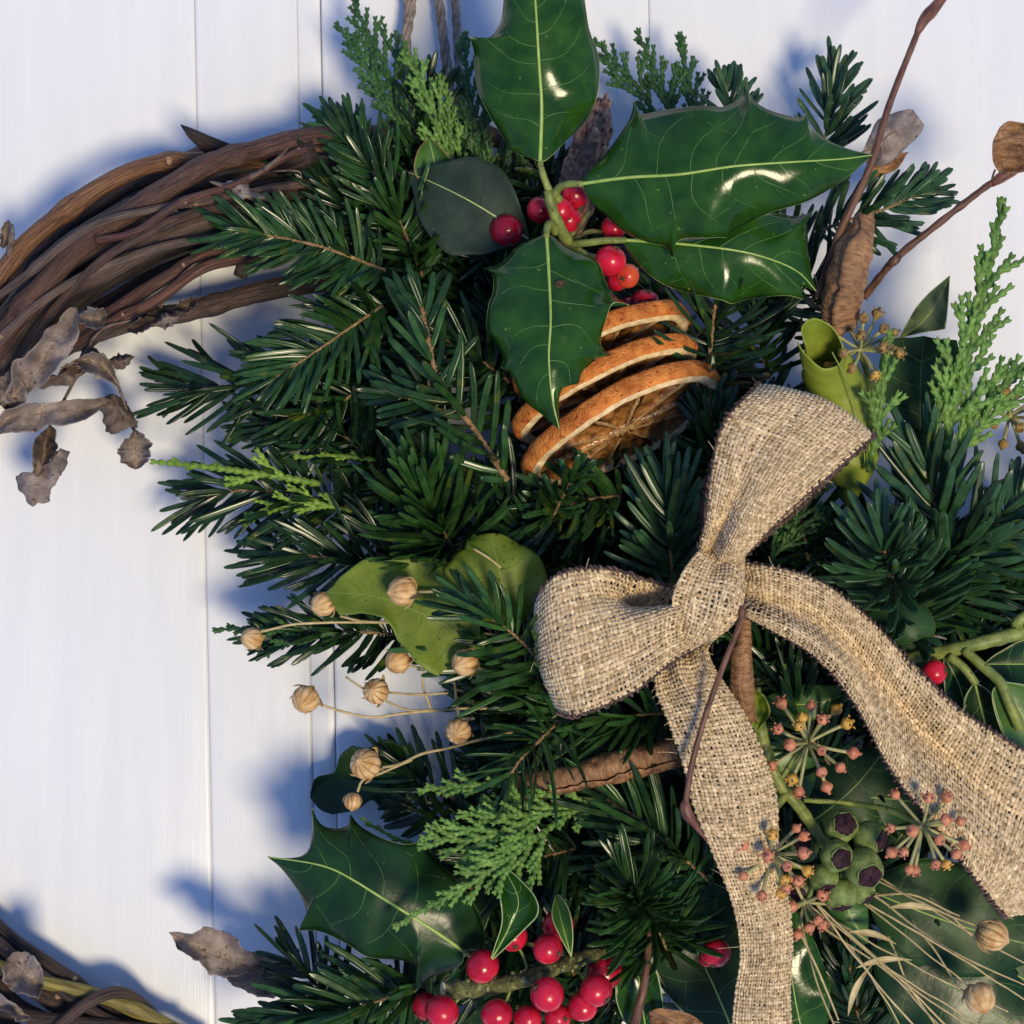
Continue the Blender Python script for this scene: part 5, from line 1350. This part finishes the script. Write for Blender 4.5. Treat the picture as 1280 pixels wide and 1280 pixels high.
# big ivy leaves under the umbels
for i, (lab, ba, ti, wl, wr, hb, ht, mt) in enumerate((
        ('dark glossy ivy leaf below the right umbel and ribbon end', (1080, 1110), (1330, 1190), 75, 70, 34, 32, 'ivy_leaf'),
        ('dark ivy leaf under the straw stalks toward the bottom corner', (1090, 1180), (1330, 1330), 70, 80, 32, 30, 'holly_dark'),
        ('bright green ivy leaf behind the uppermost coral umbel', (950, 880), (1075, 862), 24, 22, 34, 38, 'ivy_green'),
        ('green ivy leaf between the uppermost coral umbel and ribbon tail', (1010, 1000), (950, 895), 45, 40, 32, 36, 'ivy_green'),
        ('dark green ivy leaf behind the green ivy berries', (1010, 1030), (1110, 930), 50, 60, 30, 30, 'ivy_leaf'),
        ('long green leaf beside the end of the hanging ribbon tail', (1010, 1320), (985, 1120), 22, 45, 32, 36, 'holly'),
        ('small fresh ivy leaf under the green ivy berries', (1050, 1090), (1085, 1180), 26, 24, 40, 42, 'ivy_green'),
        ('deep green ivy leaf crossing behind the right umbel stalk', (1010, 1000), (1180, 1010), 30, 40, 30, 28, 'ivy_leaf'),
        ('dark leaf at the right edge between the two flax capsules', (1220, 1180), (1340, 1250), 45, 40, 30, 26, 'ivy_leaf'),
        ('dark shaded leaf between the right umbel and the green berries', (1080, 1130), (1170, 990), 50, 45, 20, 18, 'ivy_leaf'),
        ('dim leaf under the straw beside the hanging ribbon tail', (1000, 1090), (1110, 1240), 45, 50, 18, 18, 'ivy_leaf'),
        ('shadowy ivy leaf at the bottom between straw and ribbon', (1120, 1330), (1030, 1180), 40, 40, 18, 24, 'holly_dark'))):
    l_, r_, m_ = oval(ba, ti, wl, wr, bend=8 if i % 2 else -8, peak=.42, seed=40 + i)
    o = thing('ivy_leaf', lab, 'ivy leaf', P(ba[0], ba[1], hb))
    leaf(o, l_, r_, m_, hb, ht, arch=3, cup=-2, wave=1.2, mat=mt, rib='holly_rib' if mt != 'holly_dark' else 'holly_vein', margin='holly_vein', seed=40 + i, nveins=4, name='blade', ribw=2.6)

# ------------------------------------------------------------------ orange slices
orange_slice('dried orange slice nearest the bow, its pulp face showing', 777, 531, 46, 29.5, 5.6, (.894, .447), .44, 1)
orange_slice('middle dried orange slice of the stack of three', 757, 487, 43, 27.5, 5.2, (.90, .43), .36, 2)
orange_slice('dried orange slice farthest up, tucked against the holly leaf', 752, 440, 40, 26.0, 5.2, (.92, .39), .40, 3)

# ------------------------------------------------------------------ cone behind the holly
co = thing('fir_cone', 'brown scaly cone half hidden behind the holly leaves', 'cone', P(715, 290, 36))
mb = MB(); tube(mb, spline(PA([(708, 300, 38), (722, 240, 40), (738, 180, 38), (748, 140, 34)]), 6), np.interp(np.linspace(0, 1, 19), [0, .3, .8, 1], [8, 17, 12, 3]) * PX(38), 12, tint=.1); mb.build('core', M['cone'], co)
rc = random.Random(21)
base_, top_ = P(708, 300, 38), P(750, 128, 34)
axc = unit(top_ - base_); a1 = unit(np.cross(axc, (0, -1, 0))); a2 = np.cross(axc, a1); Lc = np.linalg.norm(top_ - base_)
for i in range(150):
    t = (i + .5) / 150; th = i * 2.39996
    d = math.cos(th) * a1 + math.sin(th) * a2
    if d[1] > .45:
        continue
    r0 = np.interp(t, [0, .3, .8, 1], [17, 36, 25, 6]) * PX(38)
    s = base_ + axc * Lc * t * .92 + d * r0 * .5
    ln = rc.uniform(22, 36) * PX(38)
    dirn = unit(axc * rc.uniform(.9, 1.2) + d * rc.uniform(.25, .6) + np.cross(axc, d) * rc.gauss(0, .2))
    sd = unit(np.cross(dirn, d)); nn = np.cross(sd, dirn)
    w = rc.uniform(7, 10) * PX(38)
    V = []
    for u, ww, lift in ((0, .6, 0), (.35, 1, .03), (.7, .85, .0), (.92, .45, -.10), (1, .06, -.2)):
        for q in (-1, 0, 1):
            V.append(s + dirn * ln * u + sd * q * w * ww + nn * (lift * ln + (1 - abs(q)) * w * .28))
    m = MB(); m.add(np.array(V), grid_quads(5, 3), None, rc.uniform(.2, .85)); ob = m.build('scale', M['cone'], co)
    sm = ob.modifiers.new('thickness', 'SOLIDIFY'); sm.thickness = .0005

# ------------------------------------------------------------------ burlap bow
bow = thing('burlap_bow', 'natural burlap ribbon bow with two loops and two trailing tails', 'bow', P(885, 750, 60))
PLEAT = lambda u, v: 1.7 * np.sin(v * 16 + 1.2) * np.exp(-(u / .13) ** 2)
woven(bow, 'tail', [(838, 792, 62, 880, 795, 64, 2), (818, 850, 69, 893, 833, 69, 4), (836, 905, 73, 930, 890, 71, 5), (852, 950, 73, 955, 945, 71, 5), (868, 1010, 71, 971, 1000, 69, 4.5), (898, 1085, 69, 974, 1075, 67, 3), (918, 1140, 67, 986, 1125, 65, 2),
                    (925, 1190, 65, 991, 1180, 63, 2), (919, 1240, 63, 988, 1240, 63, 2.5), (912, 1310, 63, 992, 1310, 63, 2), (905, 1400, 63, 1000, 1400, 63, 2)], 21, 1, part_label='ribbon tail hanging straight down', edge=(False, False), disp=PLEAT)
woven(bow, 'tail', [(905, 700, 64, 922, 765, 67, 2), (955, 707, 71, 958, 783, 71, 4), (1020, 725, 72, 1020, 822, 71, 4), (1080, 768, 70, 1072, 888, 68, 3), (1140, 830, 68, 1110, 960, 66, 1.5), (1200, 887, 66, 1160, 1025, 64, 1), (1262, 928, 64, 1212, 1092, 62, 1), (1330, 975, 62, 1238, 1125, 61, 1), (1400, 1120, 60, 1256, 1146, 60, 1)], 25, 2,
      part_label='ribbon tail sweeping down to the right', disp=lambda u, v: PLEAT(u, v) + 5.0 * np.exp(-((v - .85) / .16) ** 2) * np.exp(-((u - .18) / .22) ** 2) - 5.0 * np.exp(-((v - .48) / .2) ** 2) * np.exp(-((u - .2) / .24) ** 2) + 5.5 * np.exp(-((v - .92) / .3) ** 2) * np.exp(-((u - .60) / .2) ** 2) - 7.5 * np.exp(-((v - .42) / .2) ** 2) * np.exp(-((u - .58) / .2) ** 2))
woven(bow, 'loop', [(866, 705, 70, 918, 712, 70, 2), (882, 655, 80, 943, 682, 79, 4), (890, 590, 86, 992, 632, 85, 3.5), (904, 530, 86, 1044, 588, 84, 2), (938, 492, 79, 1088, 549, 75, 3), (946, 486, 68, 1084, 548, 64, 3), (905, 545, 60, 1036, 600, 56, 2), (880, 612, 58, 980, 652, 54, 2), (876, 690, 60, 915, 702, 60, 1)], 29, 3,
      part_label='upper loop standing up to the right', disp=lambda u, v: PLEAT(u, v) + (-4.0 * np.exp(-((v - .33) / .13) ** 2) + 2.0 * np.exp(-((v - .62) / .14) ** 2)) * np.exp(-((u - .14) / .13) ** 2))
woven(bow, 'loop', [(846, 735, 70, 882, 802, 74, 2), (802, 722, 76, 838, 828, 81, 3), (750, 711, 80, 792, 864, 85, 2), (697, 719, 83, 727, 892, 85, 1.5), (672, 746, 75, 701, 890, 77, 2.5), (676, 748, 64, 706, 886, 66, 2), (722, 732, 57, 752, 858, 58, 1), (820, 740, 58, 842, 800, 58, 1)], 30, 4,
      part_label='left loop turned to the camera', disp=lambda u, v: PLEAT(u, v) + (-14 * np.exp(-((v - .22) / .15) ** 2) + 5.0 * np.exp(-((v - .52) / .15) ** 2)) * np.exp(-((u - .07) / .15) ** 2))
woven(bow, 'knot', [(882, 686, 60, 928, 698, 60, 1), (872, 694, 76, 930, 710, 74, 1), (850, 718, 83, 932, 744, 80, 1.5), (840, 750, 84, 920, 780, 80, 1.5), (844, 784, 79, 892, 806, 76, 1), (852, 804, 62, 882, 814, 62, 1)], 17, 5, edge=(False, False), disp=lambda u, v: 1.6 * np.sin(v * 8 + u * 5) + 1.2 * np.exp(-((v - .3) / .1) ** 2))

# ------------------------------------------------------------------ twigs, rolled brown leaves
t1 = thing('beech_twig', 'thin red-brown twig rising past the frame top with a long bud', 'twig', P(1022, 370, 48))
stem_part(t1, [(1022, 372, 48), (1050, 290, 54), (1085, 215, 58), (1112, 130, 58), (1148, 38, 54)], 5.2, 3.8, 'twig', seed=20, lumps=.12)
mb = MB(); p = spline(PA([(1146, 42, 54), (1155, 25, 54), (1168, 10, 53), (1190, -18, 52), (1204, -36, 52)]), 6)
tube(mb, p, np.interp(np.linspace(0, 1, len(p)), [0, .12, .4, .8, 1], [4, 6, 8.5, 4, .8]) * PX(54), 9); mb.build('bud', M['twig_bud'], t1)
t2 = thing('beech_twig', 'dark twig leaning right with a small brown leaf at its bud', 'twig', P(1085, 366, 40))
stem_part(t2, [(1080, 372, 36), (1118, 325, 42), (1170, 282, 46), (1240, 228, 46), (1262, 218, 45)], 5.0, 4.0, 'twig', seed=21, lumps=.25)
for x, y, r in ((1118, 326, 8), (1242, 228, 6)):
    mb = MB(); ball(mb, P(x, y, 43.5), r * PX(43), (.7, -.2, .6), 9, 7, prof=lambda t: (math.sin(math.pi * t) * .8, -1.3 * math.cos(math.pi * t))); mb.build('node', M['twig'], t2)
mb = MB(); p = spline(PA([(1240, 230, 46), (1256, 219, 47), (1276, 208, 46), (1310, 190, 45)]), 6)
tube(mb, p, np.interp(np.linspace(0, 1, len(p)), [0, .2, .5, 1], [4, 7, 7, .6]) * PX(46), 8); mb.build('bud', M['twig_bud'], t2)
leaf(t2, [(1243, 200), (1241, 178), (1250, 160, 1), (1262, 152)], [(1262, 216), (1285, 212), (1300, 190), (1296, 165)], [(1252, 216), (1262, 192), (1272, 170), (1282, 155)], 50, 58, arch=2, cup=3, crumple=2.2, mat='dry_leaf_brown', rib='dry_vein', vein='dry_vein', margin=None, nveins=4, seed=30, part_label='rounded brown bud leaf')
stem_part(t2, [(1240, 226, 47), (1241, 220, 48), (1244, 212, 49)], 1.6, 1.4, 'twig', 'leaf_stalk')
t3 = thing('beech_twig', 'slender brown twig hanging in front of the ribbon tail, ending in a bud', 'twig', P(930, 770, 80))
stem_part(t3, [(930, 762, 80), (926, 778, 81), (905, 830, 82), (880, 900, 82), (864, 960, 81), (857, 1005, 79)], 3.4, 3.6, 'twig', seed=22, lumps=.15)
mb = MB(); p = spline(PA([(856, 1000, 79), (858, 1015, 79), (868, 1030, 78), (884, 1052, 76)]), 6)
tube(mb, p, np.interp(np.linspace(0, 1, len(p)), [0, .15, .45, 1], [4, 7, 7.5, .8]) * PX(79), 8); mb.build('bud', M['twig_bud'], t3)
mb = MB(); ball(mb, P(928, 768, 81), 7 * PX(80), (0, -.4, 1), 9, 7, prof=lambda t: (math.sin(math.pi * t) * .7, -1.4 * math.cos(math.pi * t))); mb.build('node', M['twig'], t3)
t4 = thing('beech_twig', 'rough brown twig stub crossing the dark leaf at the bottom', 'twig', P(790, 1300, 50))
stem_part(t4, [(785, 1310, 50), (797, 1265, 52), (806, 1225, 52), (812, 1165, 48)], 7, 3.6, 'twig', seed=23, lumps=.2)
b1 = rolled(None, [(1048, 408, 50), (1052, 370, 54), (1064, 325, 56), (1080, 275, 52)], [23, 27, 26, 17], 1.35, 'dry_leaf_brown', 5, 'rolled_leaf', start=-.5)
tag(b1, 'rolled brown dead leaf standing beside the red-brown twig', 'dead leaf')
b2 = rolled(None, [(640, 985, 50), (690, 978, 54), (760, 960, 56), (845, 940, 54)], [15, 19, 21, 20], 1.3, 'dry_leaf_brown', 6, 'rolled_leaf', start=.5)
tag(b2, 'rolled brown dead leaf lying flat left of the hanging tail', 'dead leaf')
b3 = rolled(None, [(932, 770, 66), (928, 820, 68), (930, 865, 66), (938, 900, 62)], [8, 14, 15, 9], 1.3, 'dry_leaf_brown', 7, 'rolled_leaf', start=.2)
tag(b3, 'narrow rolled brown leaf hanging just under the bow knot', 'dead leaf')
bt = thing('dead_leaf', 'crumpled brown dead leaf tip above the sideways fir sprig', 'dead leaf', P(1085, 190, 44))
leaf(bt, [(1095, 155), (1120, 140, 1), (1138, 138), (1146, 146, 1)], [(1085, 205), (1105, 208), (1130, 190), (1135, 182, 1), (1148, 165)], [(1078, 190), (1100, 178), (1125, 160), (1153, 156)], 46, 44, arch=3, cup=-3, crumple=2.4, mat='dry_leaf', rib='dry_vein', vein=None, margin=None, nveins=0, seed=31, name='blade')
leaf(bt, [(1088, 205), (1110, 192)], [(1095, 222), (1118, 212)], [(1080, 220), (1105, 205), (1135, 190)], 40, 40, crumple=2.2, mat='dry_leaf_brown', rib=None, vein=None, margin=None, nveins=0, seed=32, name='torn_edge')
bt2 = thing('dead_leaf', 'brown dead leaf end at the bottom edge left of the ribbon tail', 'dead leaf', P(815, 1270, 46))
leaf(bt2, [(830, 1262), (860, 1268)], [(820, 1290), (860, 1300)], [(812, 1264), (845, 1280), (900, 1300)], 48, 46, cup=3, crumple=2, mat='dry_leaf_brown', rib='dry_vein', vein=None, margin=None, nveins=0, seed=33, name='blade')
# dark strap leaves and stem under the knot
gk = thing('ivy_sprig', 'mottled green stem and small curled leaf under the bow knot', 'ivy sprig', P(950, 900, 50))
stem_part(gk, [(942, 860, 54), (952, 920, 54), (972, 975, 54), (1000, 1010, 52), (1030, 1055, 48)], 9, 7, 'green_stem', seed=30, lumps=.2)
stem_part(gk, [(985, 990, 54), (962, 1020, 56), (958, 1050, 56)], 6, 5, 'green_stem', 'side_shoot', seed=31)
leaf(gk, [(935, 880), (938, 900)], [(955, 870), (962, 890)], [(942, 862), (950, 885), (948, 915)], 58, 58, cup=3, crumple=1.5, mat='olive_leaf', rib=None, vein=None, margin='olive_rib', nveins=0, seed=34)

# ------------------------------------------------------------------ ivy umbels and berries
umbel('uppermost coral ivy umbel between the two ribbon tails', 1010, 928, 62, 17, 56, 1, [(1010, 928, 61), (995, 945, 56), (975, 975, 54)])
umbel('coral ivy umbel lying over the end of the right ribbon tail', 1153, 1032, 70, 16, 50, 2, [(1153, 1032, 69), (1110, 1012, 62), (1060, 1004, 56), (1005, 1000, 54)], tilt=(.15, .25))
umbel('coral ivy umbel against the hanging ribbon tail beside green berries', 965, 1068, 68, 17, 48, 3, [(965, 1068, 67), (985, 1080, 58), (1010, 1085, 50)], tilt=(.1, .2))
umbel('withered brown ivy umbel above the rolled lime leaf', 1075, 437, 52, 15, 44, 4, [(1075, 437, 51), (1085, 470, 46), (1100, 520, 40)], buds=('umbel_brown', 'umbel_brown', 'umbel_bud_yellow'), tilt=(.25, -.1))
umbel('small withered ivy umbel at the right edge under the cypress', 1262, 520, 34, 12, 34, 5, None, buds=('umbel_brown',), tilt=(.1, .1))
umbel('small coral umbel at the ribbon tail edge under the berries', 1005, 1128, 56, 9, 34, 6, None, buds=('umbel_bud',), tilt=(.1, .4))
ib = thing('ivy_berry_cluster', 'cluster of plump green ivy berries with dark purple caps', 'ivy berries', P(1045, 1080, 48))
def ivy_berry(x, y, h, r, cap):
    c = P(x, y, h); k = r * PX(h); ax = unit(np.array((cap[0], -cap[2], cap[1]), float))
    mb = MB(); ball(mb, c, k, ax, 26, 16, prof=lambda t: (math.sin(math.pi * (t * .80 + .0)) ** .8 * (1.02), -1.0 * math.cos(math.pi * t * .80)), rib=lambda th, t: 1 + .045 * np.cos(5 * th + .6) * t + .03 * np.cos(2 * th + x), tint=lambda th, t: .5 + .25 * np.cos(5 * th + .6) * t - .2 * (t > .92))
    o = mb.build('berry', M['ivy_berry'], ib)
    mb = MB(); ball(mb, c + ax * k * .80, k * .68, ax, 20, 8, prof=lambda t: (math.sin(math.pi * t) ** .9, -.30 * math.cos(math.pi * t)), rib=lambda th, t: 1 + .07 * np.cos(5 * th)); ball(mb, c + ax * k * .94, k * .09, ax, 6, 5, prof=lambda t: (math.sin(math.pi * t), -2 * math.cos(math.pi * t))); mb.build('cap', M['ivy_cap'], o)
    th = np.linspace(0, 2 * math.pi, 41); a1 = unit(np.cross(ax, (.2, .5, .8))); a2 = np.cross(ax, a1)
    wob = 1 + .05 * np.cos(5 * th) + np.array([.10 * fnoise(math.cos(q) * 2, math.sin(q) * 2, x) for q in th])
    mb = MB(); tube(mb, c + ax * k * .80 + (np.cos(th)[:, None] * a1 + np.sin(th)[:, None] * a2) * (k * .66 * wob)[:, None], k * np.array([.05 + .05 * abs(fnoise(math.cos(q) * 3, math.sin(q) * 3, y)) for q in th]), 5, cap=False); mb.build('rim', M['ivy_berry'], o)
for a in ((1052, 1032, 58, 21, (.1, .25, .9)), (1087, 1047, 58, 20, (.75, -.1, .55)), (1045, 1070, 62, 20, (.25, -.05, .9)), (1080, 1085, 62, 24, (.2, -.35, .85)), (1030, 1098, 58, 18, (.15, -.7, .6)), (1050, 1118, 58, 20, (.1, -.9, .35)), (1076, 1112, 54, 17, (.5, -.6, .3)), (1005, 1060, 46, 18, (-.2, .4, .6)), (1000, 1112, 52, 17, (-.3, -.2, .8))):
    ivy_berry(*a)
stem_part(ib, [(1048, 1085, 50), (1040, 1070, 44), (1020, 1045, 44)], 5, 6, 'green_stem', seed=33)

# ------------------------------------------------------------------ flax stalks
f1 = thing('flax_stalk', 'dry flax stalk with capsules around the olive leaf left of the bow', 'dried flax', P(680, 800, 44), 'dried flax stalks')
for i, (x, y, h, r, ax) in enumerate(((503, 739, 64, 18.5, (-1, .5, -.1)), (404, 755, 44, 15.5, (-.8, .6, -.4)), (315, 798, 42, 14, (-.6, .8, .3)), (581, 828, 62, 17, (-.6, .7, -.3)), (497, 826, 40, 16, (-.5, .6, -.3)))):
    capsule(f1, x, y, h, r, ax, i)
straw(f1, [(517, 740, 62), (560, 738, 60), (620, 740, 56), (690, 750, 50)], 1.9, 1.9)
straw(f1, [(425, 770, 44), (470, 778, 42), (520, 776, 40), (600, 790, 38), (690, 800, 36)], 1.8, 1.9, seed=1)
straw(f1, [(325, 790, 42), (370, 780, 42), (430, 778, 41), (500, 778, 40)], 1.7, 1.7, seed=2)
straw(f1, [(590, 832, 60), (605, 838, 56), (640, 840, 48)], 1.8, 1.8, seed=3)
straw(f1, [(510, 832, 38), (560, 840, 36), (640, 830, 34)], 1.6, 1.6, seed=4)
straw(f1, [(592, 686, 64), (615, 700, 64), (640, 725, 60), (662, 760, 52)], 1.6, 1.6, seed=5)
f2 = thing('flax_stalk', 'dry flax stalk with capsules standing out over the door below the olive leaf', 'dried flax', P(620, 890, 40), 'dried flax stalks')
for i, (x, y, h, r, ax) in enumerate(((382, 874, 46, 17.5, (-.3, .8, -.45)), (470, 864, 50, 16.5, (-.3, .9, .2)), (573, 914, 50, 16, (-.2, .9, -.2)), (457, 955, 56, 19.5, (-.4, .8, .3)), (441, 1002, 54, 11, (-.1, .3, -1)))):
    capsule(f2, x, y, h, r, ax, 10 + i)
straw(f2, [(398, 880, 45), (430, 890, 44), (470, 896, 42), (540, 888, 38), (620, 885, 32)], 1.8, 1.8, seed=6)
straw(f2, [(486, 866, 48), (520, 868, 44), (560, 866, 40)], 1.7, 1.6, seed=7)
straw(f2, [(432, 846, 50), (450, 858, 50), (480, 875, 44), (510, 887, 40), (545, 888, 38)], 1.5, 1.5, seed=8)
straw(f2, [(530, 835, 44), (530, 860, 42), (538, 885, 39)], 1.7, 1.6, seed=9)
straw(f2, [(474, 960, 55), (500, 955, 50), (530, 942, 46), (580, 930, 38), (640, 915, 32)], 1.8, 1.8, seed=10)
straw(f2, [(447, 990, 54), (455, 975, 53), (480, 965, 50), (515, 950, 47)], 1.8, 1.7, seed=11)
straw(f2, [(573, 896, 48), (570, 870, 42), (566, 850, 36)], 1.8, 1.6, seed=12)
f3 = thing('flax_stalk', 'bundle of dry flax straw with two capsules in the bottom corner', 'dried flax', P(1000, 1130, 46), 'dried flax stalks')
capsule(f3, 1241, 1169, 54, 19.5, (.8, .5, -.3), 20)
capsule(f3, 1225, 1248, 54, 19, (.2, .6, -.7), 21)
rs = random.Random(8)
for i, (a, b) in enumerate((((1080, 1085), (1300, 1215)), ((1085, 1130), (1290, 1255)), ((1075, 1125), (1225, 1245)), ((1095, 1100), (1240, 1165)), ((1010, 1120), (1220, 1290)), ((1005, 1125), (1190, 1300)), ((1020, 1130), (1160, 1300)), ((1000, 1110), (1230, 1285)),
                            ((1085, 1120), (1200, 1145)), ((1000, 1140), (1050, 1300)), ((1040, 1150), (1260, 1265)), ((1090, 1118), (1300, 1240)), ((1030, 1140), (1210, 1310)), ((1060, 1180), (1135, 1300)), ((1110, 1170), (1175, 1290)), ((1140, 1150), (1195, 1230)), ((1160, 1120), (1235, 1190)), ((1010, 1150), (1140, 1240)), ((1000, 1165), (1048, 1275)))):
    h0, h1 = rs.uniform(42, 50), rs.uniform(44, 54)
    mx_, my_ = (a[0] + b[0]) / 2 + rs.gauss(0, 6), (a[1] + b[1]) / 2 + rs.gauss(0, 6)
    straw(f3, [(a[0], a[1], h0), (mx_, my_, (h0 + h1) / 2 + 2), (b[0], b[1], h1)], rs.uniform(1.2, 1.8), rs.uniform(.9, 1.4), seed=40 + i)
for i, (a, b) in enumerate((((1060, 1270), (1090, 1205)), ((1110, 1135), (1175, 1140)), ((1060, 1165), (1120, 1180)), ((1070, 1210), (1140, 1200)))):
    l_, r_, m_ = oval(a, b, 4.5, 3.5, bend=5, seed=70 + i)
    leaf(f3, l_, r_, m_, 50, 50, cup=1, mat='straw', rib=None, vein=None, margin=None, nveins=0, seed=70 + i, name='dry_leaf', thick=.2)
